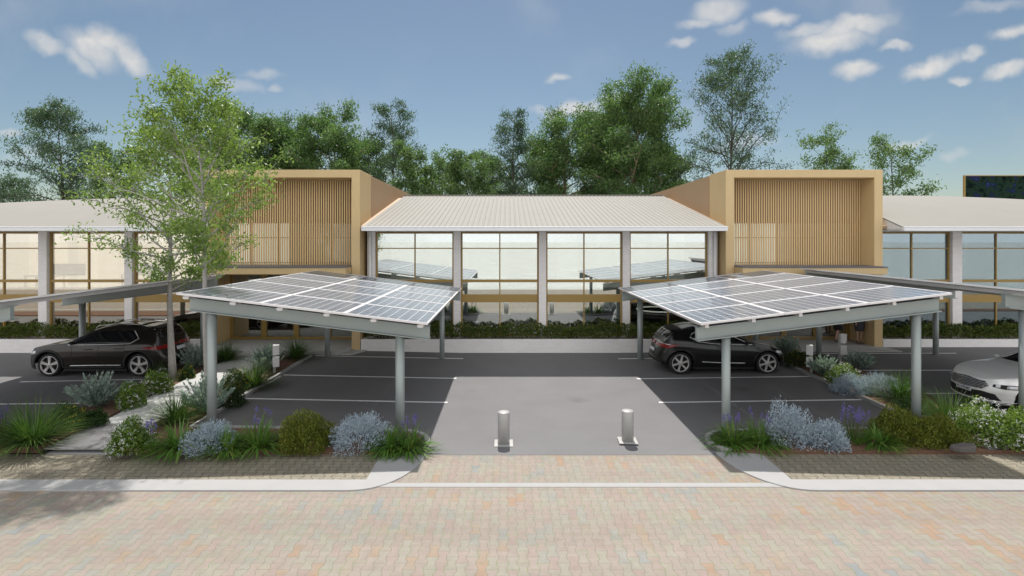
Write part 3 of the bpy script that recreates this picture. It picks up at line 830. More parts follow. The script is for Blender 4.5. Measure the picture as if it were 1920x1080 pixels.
# ------------------------------------------------------------------ solar carports
def copy_tree(o, parent=None):
    c = o.copy(); col.objects.link(c); c.parent = parent
    for ch in list(o.children): copy_tree(ch, c)
    return c
SL = -.1215                     # fall of the roof along local +x
def carport():
    r = thing('solar_carport', 'solar carport with a tree branch over its high corner, left of the driveway', 'carport', (0, 0, 0), group='solar carports over the car bays')
    zc = lambda x: 2.685 + SL * x
    # posts
    for x, y in ((1.86, -3.6), (-2.05, -3.6), (1.86, 3.72), (-2.05, 3.72)):
        rr = .095 if y < 0 else .085
        top = zc(x) - .37
        m = MB(); m.tube([(x, y, -.35), (x, y, top)], rr, 20)
        m.build('post', M['steel'], r, world=False)
    # channel beams along x
    for y in (-3.6, 3.72):
        m = MB()
        sg = -1 if y < 0 else 1
        def seg(z0, z1, y0, y1, xa=-2.48, xb=2.48, cut=.10):
            vs = []
            for x, k in ((xa, 0), (xb, 0)):
                pass
            vs = [(xa, y0, zc(xa) + z0), (xb, y0, zc(xb) + z0), (xb, y1, zc(xb) + z0), (xa, y1, zc(xa) + z0),
                  (xa, y0, zc(xa) + z1), (xb + cut * 0, y0, zc(xb) + z1), (xb, y1, zc(xb) + z1), (xa, y1, zc(xa) + z1)]
            m.add(vs, [(3, 2, 1, 0), (4, 5, 6, 7), (0, 1, 5, 4), (1, 2, 6, 5), (2, 3, 7, 6), (3, 0, 4, 7)])
        seg(-.375, -.135, y - .045, y + .045)
        seg(-.135, -.115, y - .13, y + .13)
        seg(-.395, -.375, y - .13, y + .13)
        m.build('beam', M['steel'], r, world=False)
    # purlins along y
    for i in range(6):
        x = -2.35 + i * .94
        m = MB(); z = zc(x)
        m.box(x - .035, x + .035, -4.0, 4.0, z - .113, z - .035)
        m.box(x - .06, x + .06, -4.02, -3.98, z - .10, z - .05)
        m.build('purlin', M['alu'], r, world=False)
    # panels 3 x 5
    ca = math.atan(SL)
    first = None
    pwx, pwy = 5.02 / 3 / math.cos(ca), 8.15 / 5
    for i in range(3):
        for j in range(5):
            x = -2.51 + (i + .5) * 5.02 / 3; y = -4.075 + (j + .5) * pwy
            if first is None:
                hx, hy, fr = pwx / 2 - .004, pwy / 2 - .004, .035
                m = MB()
                m.box(-hx, hx, -hy, -hy + fr, -.02, .022); m.box(-hx, hx, hy - fr, hy, -.02, .022)
                m.box(-hx, -hx + fr, -hy + fr, hy - fr, -.02, .022); m.box(hx - fr, hx, -hy + fr, hy - fr, -.02, .022)
                p = m.build('solar_panel', M['alu'], r, world=False)
                m = MB(); m.box(-hx + fr, hx - fr, -hy + fr, hy - fr, -.008, .012)
                m.build('cell_sheet', M['cells'], p, world=False)
                first = p
            else:
                p = copy_tree(first, r)
            p.location = (x, y, zc(x) - .01); p.rotation_euler = (0, -ca, 0)
    return r
L1 = carport(); L1.location = (-4.10, 15.02, 0)
R1 = copy_tree(L1); R1.location = (6.35, 15.02, 0); R1.rotation_euler = (0, 0, math.pi)
R1['label'] = 'solar carport over the black hatchback, right of the driveway'
L2 = copy_tree(L1); L2.location = (-11.86, 14.12, -.06); L2.rotation_euler = (0, 0, math.pi)
L2['label'] = 'solar carport seen edge-on over the dark estate car'
R2 = copy_tree(L1); R2.location = (12.46, 14.66, .10)
R2['label'] = 'solar carport seen edge-on over the silver car'

# ------------------------------------------------------------------ bollards, chargers
def bollard(x, y, rz, label, lift):
    r = thing('bollard', label, 'bollard', (x, y, .004), rz, 'bollards in the driveway')
    m = MB(); m.lathe([(0.001, .0), (.118, .0), (.118, .62), (.112, .632), (.001, .634)], 32); m.build('post', M['bollard'], r, world=False)
    m = MB(); m.box(-.185, .185, -.185, .185, .001 + lift, .016 + lift); m.build('base_plate', M['bollard'], r, world=False, bevel=.004)
bollard(-.08, 10.92, 0, 'short grey bollard on a plate set flush with the asphalt', 0.0)
bollard(2.40, 11.0, rad(-4), 'short grey bollard on a raised, slightly turned plate', .022)

def charger(x, y, label, h=.86, face=0.0, flip=1):
    z = gz(x) + .04
    r = thing('charging_post', label, 'charger', (x, y, z), face, 'car charging posts')
    m = MB(); m.box(-.035, .035, -.03, .03, -.08, h - .02); m.build('post', M['charger_post'], r, world=False, bevel=.006)
    for z0 in (h - .31, h - .665):
        m = MB(); m.box(.04 * flip - .09, .04 * flip + .09, -.15, -.035, z0, z0 + .29)
        m.build('charger_box', M['white_plastic'], r, world=False, bevel=.014)
charger(-6.86, 16.15, 'white twin-box charging post in the bed left of the driveway', face=rad(25))
charger(8.95, 16.2, 'white twin-box charging post just right of the black hatchback', face=rad(-30), flip=-1)
charger(10.28, 17.0, 'white twin-box charging post in front of the women', h=.94, face=rad(35))

# ------------------------------------------------------------------ cars
def smooth_curve(pts, xs, wdt=.05):
    p = np.array(sorted(pts)); d = np.linspace(p[0, 0] - .5, p[-1, 0] + .5, 1200)
    z = np.interp(d, p[:, 0], p[:, 1]); k = int(wdt / (d[1] - d[0]))
    ker = np.hanning(2 * k + 3); ker /= ker.sum()
    z = np.convolve(np.pad(z, k + 1, mode='edge'), ker, mode='valid')
    return np.interp(xs, d, z)

class Car:
    def __init__(self, name, label, loc, rz, S):
        self.S = S
        self.r = thing(name, label, 'car', loc, rz)
        L, W, r = S['L'], S['W'], S['r']
        hl = L / 2
        n = S.get('plan_n', 2.5); ec = S.get('end', .75)
        ends = [hl - ec * (1 - math.sin(t)) for t in np.linspace(0, math.pi / 2, 20)]
        Ra = r + .055; self.Ra = Ra
        xs = list(np.linspace(-hl + ec, hl - ec, 64)) + ends + [-e for e in ends]
        for xw in (S['xf'], S['xr']):
            xs += [xw - Ra - .002, xw + Ra + .002] + [xw + Ra * math.cos(t) for t in np.linspace(0.02, math.pi - .02, 25)]
        xs = np.array(sorted(set(np.round(xs, 4))))
        top = smooth_curve(S['top'], xs, .07); belt = np.minimum(smooth_curve(S['belt'], xs, .09), top - .03)
        low = smooth_curve(S['low'], xs, .05)
        V = []
        ns, ng, nr = 14, 6, 9
        for x, zt, zb, zl in zip(xs, top, belt, low):
            u = max(0.0, (abs(x) - (hl - ec)) / ec)
            w = W / 2 * max(1 - u ** n, 0.0004) ** (1 / n)
            zlow = zl
            for xw in (S['xf'], S['xr']):
                if abs(x - xw) < Ra: zlow = max(zlow, r + math.sqrt(Ra * Ra - (x - xw) ** 2))
            zlow = min(zlow, zb - .05)
            sec = []
            def yf(z):
                q = (z - .18) / max(zb - .18, .1)
                return (1 - .20 * (q - .58) ** 2 - .045 * max(0, .28 - q) * 3 + .010 * math.exp(-((q - .80) / .07) ** 2) - .012 * math.exp(-((q - .40) / .12) ** 2))
            for i in range(ns):
                z = zlow + (zb - zlow) * i / (ns - 1)
                sec.append((w * yf(z), z))
            g = zt - zb
            wb = w * yf(zb); wr = max(wb - S.get('tumble', .40) * g - .012 * min(1, w * 4), wb * .25)
            k1 = .74
            for i in range(1, ng + 1):
                s = i / ng
                sec.append((wb + (wr - wb) * s ** 1.12, zb + k1 * g * s))
            for i in range(1, nr + 1):
                th = i / nr * math.pi / 2
                sec.append((wr * math.cos(th) ** .62, zb + k1 * g + (1 - k1) * g * math.sin(th) ** .85))
            lean = S.get('lean_f', .28) if x > 0 else -S.get('lean_r', .25)
            V.append([(x - lean * u ** 2 * max(0, z - .42) ** 1.2 - (0.35 * lean * u ** 2 * max(0, .40 - z)), y, z) for y, z in sec])
        k = len(V[0]); vs = []
        for row in V: vs += [(x, y, z) for x, y, z in row] + [(x, -y, z) for x, y, z in row]
        fs = []
        for i in range(len(V) - 1):
            a, c = i * 2 * k, (i + 1) * 2 * k
            for j in range(k - 1):
                fs.append((a + j, c + j, c + j + 1, a + j + 1))
                fs.append((a + k + j + 1, c + k + j + 1, c + k + j, a + k + j))
        e = (len(V) - 1) * 2 * k
        for j in range(k - 1):
            fs.append((j, j + 1, k + j + 1, k + j)); fs.append((e + j, e + k + j, e + k + j + 1, e + j + 1))
        m = MB(); m.add(vs, fs, 0, True)
        self.body = m.build('body', S['paint'], self.r, world=False)
        self.bvh = BVHTree.FromPolygons([Vector(v) for v in vs], fs)
        m = MB(); m.box(-hl + .35, hl - .35, -W / 2 + .27, W / 2 - .27, .15, .60)
        m.box(S['xr'] + Ra, S['xf'] - Ra, -W / 2 + .10, W / 2 - .10, .16, .34)
        m.build('underbody', M['black_trim'], self.r, world=False)
        for xw in (S['xf'], S['xr']):
            for sy in (-1, 1): self.wheel(xw, sy)
    def wheel(self, xw, sy):
        S = self.S; r = S['r']; yo = S['W'] / 2 - .035
        W = .22
        m = MB(); m.lathe([(.02, 0), (r * .70, 0), (r * .70, .10), (r * .55, .115), (.02, .115)], 32, 'y', (xw, 0, r))
        def put(mb):
            mb.v = [(x, sy * (yo - y), z) for x, y, z in mb.v]
            return mb
        for i, q in enumerate(m.v): m.v[i] = (q[0], q[1] + .07, q[2])
        w = put(m).build('wheel', M['black_trim'], self.r, world=False)
        m = MB(); m.lathe([(r * .77, .02), (r * .83, .0), (r * .93, .006), (r * .985, .03), (r, .07), (r, W - .05), (r * .95, W), (r * .7, W), (r * .75, .05), (r * .77, .02)], 40, 'y', (xw, 0, r))
        put(m).build('tyre', M['tyre'], w, world=False)
        m = MB(); m.lathe([(r * .69, .05), (r * .71, .016), (r * .765, .010), (r * .785, .02), (r * .785, .10)], 40, 'y', (xw, 0, r))
        m.lathe([(.002, .012), (r * .14, .014), (r * .17, .03), (r * .17, .08)], 20, 'y', (xw, 0, r))
        nsp = S.get('spokes', 5)
        for i in range(nsp):
            a = 2 * math.pi * (i + .25) / nsp
            ca, sa = math.cos(a), math.sin(a)
            P = []
            for rr_, hw, yy in ((r * .10, .030, .016), (r * .40, .034 if nsp < 6 else .026, .024), (r * .73, .050 if nsp < 6 else .032, .018)):
                for s_ in (-1, 1):
                    for dy in (0, .03):
                        P.append((xw + ca * rr_ - sa * s_ * hw, yy + dy, r + sa * rr_ + ca * s_ * hw))
            fs = []
            for q in range(2):
                b_ = q * 4
                fs += [(b_, b_ + 4, b_ + 6, b_ + 2), (b_ + 1, b_ + 5, b_ + 4, b_), (b_ + 2, b_ + 6, b_ + 7, b_ + 3)]
            m.add(P, fs)
        put(m).build('rim', M['rim'], w, world=False)
    def project(self, mode, a, b):
        o, d = {'L': (Vector((a, 4, b)), Vector((0, -1, 0))), 'R': (Vector((a, -4, b)), Vector((0, 1, 0))),
                'F': (Vector((6, a, b)), Vector((-1, 0, 0))), 'B': (Vector((-6, a, b)), Vector((1, 0, 0))),
                'T': (Vector((a, b, 4)), Vector((0, 0, -1)))}[mode]
        h = self.bvh.ray_cast(o, d)
        if h[0] is None: return None
        nrm = h[1]
        if nrm.dot(d) > 0: nrm = -nrm
        return h[0], nrm
    def patch(self, name, mode, bot, top, mat, off=.006, nu=28, nv=8, parent=None, thick=.014):
        """a skin between two outlines in the side, front or rear view, laid on the body"""
        def samp(pts, t):
            p = np.array(pts, float); s = np.r_[0, np.cumsum(np.linalg.norm(np.diff(p, axis=0), axis=1))]
            s /= s[-1]
            return np.interp(t, s, p[:, 0]), np.interp(t, s, p[:, 1])
        P = {}; vs = []; fs = []
        for i in range(nu + 1):
            b0, b1 = samp(bot, i / nu), samp(top, i / nu)
            for j in range(nv + 1):
                q = j / nv
                h = self.project(mode, b0[0] + (b1[0] - b0[0]) * q, b0[1] + (b1[1] - b0[1]) * q)
                if h is None: continue
                P[i, j] = len(vs); vs.append(h[0] + h[1] * off)
        for i in range(nu):
            for j in range(nv):
                k = [(i, j), (i + 1, j), (i + 1, j + 1), (i, j + 1)]
                if all(t in P for t in k): fs.append(tuple(P[t] for t in k))
        if not fs: return None
        m = MB(); m.add(vs, fs, 0, True)
        o = m.build(name, mat, parent or self.r, world=False)
        s = o.modifiers.new('thickness', 'SOLIDIFY'); s.thickness = thick; s.offset = 0
        return o
    def both(self, name, bot, top, mat, **k):
        return [self.patch(name, md, bot, top, mat, **k) for md in ('L', 'R')]
    def strip(self, name, mode, pts, w, mat, **k):
        pts = [Vector(p) for p in pts]
        a, b = [], []
        for i, p in enumerate(pts):
            t = (pts[min(i + 1, len(pts) - 1)] - pts[max(i - 1, 0)]).normalized()
            nn = Vector((-t.y, t.x)) * w / 2
            a.append(tuple(p - nn)); b.append(tuple(p + nn))
        k.setdefault('nv', 2)
        return self.patch(name, mode, a, b, mat, **k)
    def arch(self, w=.055, mat=None):
        S = self.S
        for xw in (S['xf'], S['xr']):
            for md in ('L', 'R'):
                a = [(xw + (self.Ra + .004) * math.cos(t), S['r'] + (self.Ra + .004) * math.sin(t)) for t in np.linspace(-.12, math.pi + .12, 30)]
                b = [(xw + (self.Ra + w) * math.cos(t), S['r'] + (self.Ra + w) * math.sin(t)) for t in np.linspace(-.12, math.pi + .12, 30)]
                self.patch('wheel_arch', md, a, b, mat or M['black_trim'], nu=40, nv=3, off=.004)
    def mirror(self, x, z, w=.11):
        for sy in (-1, 1):
            h = self.project('L' if sy > 0 else 'R', x, z)
            y0 = abs(h[0].y) if h else self.S['W'] / 2
            m = MB()
            vs, fs = [], []
            for i in range(9):
                t = i / 8; s = math.sin(math.pi * (.12 + .80 * t))
                for j in range(10):
                    a = 2 * math.pi * j / 10
                    vs.append((x + .055 * s * math.cos(a), sy * (y0 - .02 + .19 * t), z + .02 * t + .055 * s * math.sin(a)))
            for i in range(8):
                for j in range(10): fs.append((i * 10 + j, i * 10 + (j + 1) % 10, (i + 1) * 10 + (j + 1) % 10, (i + 1) * 10 + j))
            fs.append(tuple(range(80, 90)))
            m.add(vs, fs, 0, True)
            m.build('door_mirror', self.S['paint'], self.r, world=False)
    def plate(self, mode, y, z, text=None, wd=.40, ht=.10):
        h = self.project(mode, y, z)
        if not h: return
        sg = 1 if mode == 'F' else -1
        x = h[0].x + sg * .02
        tilt = math.atan2(h[1].z, abs(h[1].x)) * .6
        m = MB(); m.box(-.008, .008, -wd / 2, wd / 2, -ht / 2, ht / 2)
        o = m.build('number_plate', M['plate'], self.r, world=False, bevel=.004)
        o.location = (x, y, z); o.rotation_euler = (0, -sg * tilt, 0)
        if text:
            cu = bpy.data.curves.new('lettering', 'FONT'); cu.body = text; cu.size = ht * .86; cu.align_x = 'CENTER'; cu.align_y = 'CENTER'; cu.extrude = .001
            cu.offset = .0008
            t = bpy.data.objects.new('lettering', cu); col.objects.link(t)
            dg = bpy.context.evaluated_depsgraph_get(); dg.update()
            me = bpy.data.meshes.new_from_object(t.evaluated_get(dg))
            bpy.data.objects.remove(t)
            me.materials.clear(); me.materials.append(M['plate_ink'])
            xs_ = [v.co.x for v in me.vertices]; sx = wd * .88 / (max(xs_) - min(xs_))
            for v in me.vertices:
                a, b_ = v.co.x * sx, v.co.y
                v.co = (sg * (.0095 + v.co.z), sg * a, b_)
            lo = bpy.data.objects.new('lettering', me); col.objects.link(lo); lo.parent = o

# dark estate / SUV, facing left
S1 = dict(L=4.36, W=1.74, r=.345, xf=1.36, xr=-1.30, paint=M['paint_bronze'], spokes=5, end=.62, plan_n=2.7, lean_f=.35, lean_r=.55,
    top=[(2.2, .66), (2.1, .78), (1.9, .855), (1.5, .925), (1.0, .985), (.86, 1.01), (.30, 1.34), (.0, 1.44), (-.4, 1.505), (-1.0, 1.495), (-1.5, 1.43), (-1.72, 1.36), (-2.0, 1.06), (-2.12, .95), (-2.2, .80)],
    belt=[(2.2, .60), (2.0, .74), (1.5, .84), (.9, .905), (0, .925), (-1.0, .95), (-1.6, .975), (-2.0, .93), (-2.2, .72)],
    low=[(2.2, .30), (1.9, .22), (1.0, .23), (-1.0, .23), (-1.8, .27), (-2.2, .36)])
c = Car('parked_car', 'dark graphite estate car with five-spoke wheels parked facing left', (-12.22, 17.08, 0), math.pi, S1)
c.arch(.06)
c.both('side_window', [(.78, .955), (0, .965), (-.7, .985), (-1.02, .995), (-1.20, 1.07)], [(.66, .995), (.28, 1.20), (-.02, 1.315), (-.5, 1.36), (-.98, 1.33), (-1.20, 1.10)], M['car_glass'], nu=36)
for md in ('L', 'R'):
    c.strip('window_trim', md, [(.80, .94), (0, .95), (-.7, .97), (-1.05, .98), (-1.27, 1.12), (-1.06, 1.34)], .026, M['chrome'], off=.011, nu=60)
    c.strip('sill_trim', md, [(.72, .33), (0, .345), (-.78, .35)], .030, M['chrome'], off=.008, nu=30)
    c.patch('door_handle', md, [(.28, .80), (.05, .805)], [(.28, .825), (.05, .83)], M['black_trim'], off=.018)
    c.patch('door_handle', md, [(-.60, .82), (-.83, .825)], [(-.60, .845), (-.83, .85)], M['black_trim'], off=.018)
    for xx, za in ((.66, .90), (-.12, .93), (-.88, .96)):
        c.strip('door_gap', md, [(xx, za), (xx + .01, .6), (xx - .0, .36)], .010, M['black_trim'], off=.001, nu=20, thick=.004)
    c.patch('tail_light', md, [(-1.40, .845), (-1.75, .80), (-2.03, .80)], [(-1.40, .870), (-1.75, .90), (-2.03, .905)], M['red_lens'], off=.008)
    c.patch('headlight', md, [(1.72, .70), (1.95, .66)], [(1.72, .77), (1.95, .75)], M['clear_lens'], off=.008)
    c.strip('sill_panel', md, [(.95, .265), (0, .27), (-.9, .27)], .075, M['black_trim'], off=.005, nu=30)
c.patch('windscreen', 'F', [(-.62, 1.03), (.62, 1.03)], [(-.50, 1.33), (.50, 1.33)], M['car_glass'], nu=24, nv=12)
c.patch('rear_window', 'B', [(-.58, 1.10), (.58, 1.10)], [(-.50, 1.36), (.50, 1.36)], M['car_glass'], nu=24, nv=10)
c.patch('tail_light', 'B', [(-.80, .84), (.80, .84)], [(-.80, .90), (.80, .90)], M['red_lens'], off=.008)
c.patch('bumper', 'B', [(-.72, .40), (.72, .40)], [(-.72, .52), (.72, .52)], M['black_trim'], off=.012)
c.patch('grille', 'F', [(-.45, .42), (.45, .42)], [(-.5, .66), (.5, .66)], M['black_trim'], off=.01)
c.plate('B', 0, .74)
c.patch('sunroof', 'T', [(.0, -.42), (0, .42)], [(-1.2, -.42), (-1.2, .42)], M['car_glass'], off=.004)
for sy in (-1, 1):
    m = MB(); m.tube([(.15, sy * .56, 1.40), (.05, sy * .56, 1.475), (-.5, sy * .555, 1.535), (-1.2, sy * .54, 1.505), (-1.4, sy * .53, 1.44)], .016, 8)
    m.build('roof_rail', M['chrome'], c.r, world=False)
c.mirror(.66, .99)
m = MB(); m.prism([(-1.46, -.50), (-1.46, .50), (-1.70, .46), (-1.70, -.46)][::-1], lambda x, y: 1.405 + (x + 1.46) * .16, lambda x, y: 1.435 + (x + 1.46) * .16)
m.build('spoiler', M['black_trim'], c.r, world=False, bevel=.01)

# black hatchback, facing right
S2 = dict(L=3.98, W=1.70, r=.333, xf=1.30, xr=-1.30, paint=M['paint_black'], spokes=6, end=.66, plan_n=2.5, lean_f=.45, lean_r=.45, tumble=.46,
    top=[(2.0, .55), (1.9, .68), (1.7, .77), (1.35, .86), (1.0, .94), (.80, .985), (.30, 1.25), (.0, 1.36), (-.35, 1.42), (-.8, 1.40), (-1.25, 1.31), (-1.5, 1.22), (-1.80, 1.02), (-1.92, .92), (-2.0, .75)],
    belt=[(2.0, .50), (1.8, .64), (1.4, .76), (.9, .845), (.2, .88), (-.5, .92), (-1.0, .99), (-1.5, 1.03), (-1.85, .92), (-2.0, .66)],
    low=[(2.0, .26), (1.8, .20), (1.0, .21), (-1.0, .21), (-1.7, .25), (-2.0, .36)])
c = Car('parked_car', 'glossy black hatchback with chrome window line parked facing right', (6.47, 17.22, .03), 0, S2)
c.arch(.045, M['paint_black'])
c.both('side_window', [(.74, .905), (.2, .91), (-.4, .945), (-.75, 1.0), (-.95, 1.09)], [(.60, .95), (.25, 1.12), (-.05, 1.225), (-.4, 1.27), (-.70, 1.26), (-.95, 1.15)], M['car_glass'], nu=36)
for md in ('L', 'R'):
    c.strip('window_trim', md, [(.84, .885), (.2, .892), (-.4, .927), (-.80, .985), (-1.02, 1.11), (-.92, 1.20), (-.70, 1.285), (-.4, 1.295), (-.05, 1.25), (.25, 1.145), (.70, .93)], .022, M['chrome'], off=.012, nu=90)
    c.strip('sill_trim', md, [(.62, .345), (0, .355), (-.66, .385)], .028, M['chrome'], off=.008, nu=30)
    for xx, za in ((.62, .86), (-.20, .90)):
        c.strip('door_gap', md, [(xx, za), (xx + .01, .6), (xx, .34)], .010, M['black_trim'], off=.001, nu=20, thick=.004)
    c.patch('tail_light', md, [(-1.36, .885), (-1.62, .79), (-1.88, .79)], [(-1.36, .895), (-1.62, .905), (-1.88, .90)], M['red_lens'], off=.008)
    c.patch('headlight', md, [(1.55, .66), (1.82, .58)], [(1.55, .72), (1.82, .66)], M['clear_lens'], off=.008)
    c.patch('door_handle', md, [(.12, .80), (-.08, .805)], [(.12, .825), (-.08, .83)], M['paint_black'], off=.018)
c.patch('windscreen', 'F', [(-.60, .995), (.60, .995)], [(-.46, 1.25), (.46, 1.25)], M['car_glass'], nu=24, nv=12)
c.patch('rear_window', 'B', [(-.50, 1.04), (.50, 1.04)], [(-.46, 1.22), (.46, 1.22)], M['car_glass'], nu=24, nv=10)
c.patch('tail_light', 'B', [(-.80, .78), (.80, .78)], [(-.80, .86), (.80, .86)], M['red_lens'], off=.008)
c.strip('boot_trim', 'B', [(-.80, .885), (0, .895), (.80, .885)], .022, M['chrome'], off=.014, nu=30)
c.patch('bumper', 'B', [(-.62, .32), (.62, .32)], [(-.66, .42), (.66, .42)], M['black_trim'], off=.008)
c.plate('B', 0, .64)
m = MB(); m.prism([(-1.18, -.48), (-1.18, .48), (-1.46, .44), (-1.46, -.44)][::-1], lambda x, y: 1.295 + (x + 1.18) * .16, lambda x, y: 1.33 + (x + 1.18) * .16)
m.build('spoiler', M['black_trim'], c.r, world=False, bevel=.012)
c.mirror(.66, .93)

# silver sedan, facing left, mostly out of frame
S3 = dict(L=4.45, W=1.80, r=.33, xf=1.38, xr=-1.30, paint=M['paint_silver'], spokes=5, end=.95, plan_n=2.3, lean_f=.30, lean_r=.3,
    top=[(2.25, .62), (2.15, .69), (1.9, .77), (1.5, .835), (1.0, .895), (.82, .92), (.20, 1.22), (-.2, 1.30), (-.6, 1.30), (-1.1, 1.20), (-1.6, .98), (-2.0, .92), (-2.2, .80)],
    belt=[(2.25, .56), (2.0, .66), (1.5, .75), (.9, .815), (0, .84), (-1.0, .86), (-1.8, .86), (-2.2, .70)],
    low=[(2.25, .20), (1.9, .17), (1.0, .19), (-1.0, .19), (-1.8, .22), (-2.2, .30)])
c = Car('parked_car', 'silver white sedan with slatted oval grille at the right edge', (12.80, 12.74, .24), math.pi, S3)
gr = c.patch('grille', 'F', [(-.50, .565), (-.40, .475), (0, .455), (.40, .475), (.50, .565)], [(-.50, .575), (-.42, .645), (0, .665), (.42, .645), (.50, .575)], M['black_trim'], off=.008, nu=40)
for k in range(6):
    z = .478 + k * .032
    hw = .50 * math.sqrt(max(0.05, 1 - ((z - .56) / .118) ** 2))
    c.strip('grille_slat', 'F', [(-hw, z), (0, z - .002), (hw, z)], .014, M['chrome'], off=.018, nu=30, parent=gr)
c.patch('lower_grille', 'F', [(-.66, .27), (0, .235), (.66, .27)], [(-.60, .40), (-.40, .43), (0, .40), (.40, .43), (.60, .40)], M['black_trim'], off=.008, nu=40)
c.strip('splitter', 'F', [(-.80, .215), (0, .185), (.80, .215)], .028, M['chrome'], off=.016, nu=40)
c.strip('lip', 'F', [(-.80, .255), (0, .225), (.80, .255)], .016, M['paint_silver'], off=.020, nu=40)
for s_ in (-1, 1):
    hl = c.patch('headlight', 'F', [(s_ * .56, .555), (s_ * .70, .535), (s_ * .85, .545)], [(s_ * .56, .61), (s_ * .70, .625), (s_ * .85, .635)], M['black_trim'], off=.006, nu=24)
    for a, b_ in ((.60, .66), (.73, .82)):
        c.patch('lens', 'F', [(s_ * a, .555), (s_ * b_, .555)], [(s_ * a, .610), (s_ * b_, .620)], M['clear_lens'], off=.016, nu=10, parent=hl)
    md = 'L' if s_ > 0 else 'R'
    c.patch('side_window', md, [(.72, .875), (0, .88), (-.8, .89), (-1.2, .92)], [(.60, .91), (.15, 1.10), (-.5, 1.17), (-1.2, .99)], M['car_glass'], nu=30)
    c.patch('tail_light', md, [(-1.75, .68), (-2.1, .66)], [(-1.75, .76), (-2.1, .76)], M['red_lens'], off=.008)
    for xx, za in ((.66, .84), (-.25, .85)):
        c.strip('door_gap', md, [(xx, za), (xx + .01, .6), (xx, .34)], .010, M['black_trim'], off=.001, nu=20, thick=.004)
c.patch('windscreen', 'F', [(-.64, .935), (.64, .935)], [(-.50, 1.20), (.50, 1.20)], M['car_glass'], nu=24, nv=12)
c.patch('rear_window', 'B', [(-.55, 1.0), (.55, 1.0)], [(-.48, 1.20), (.48, 1.20)], M['car_glass'], nu=24, nv=10)
c.plate('F', 0.02, .415, 'KL-478-MS', .40, .092)
c.mirror(.66, .925)

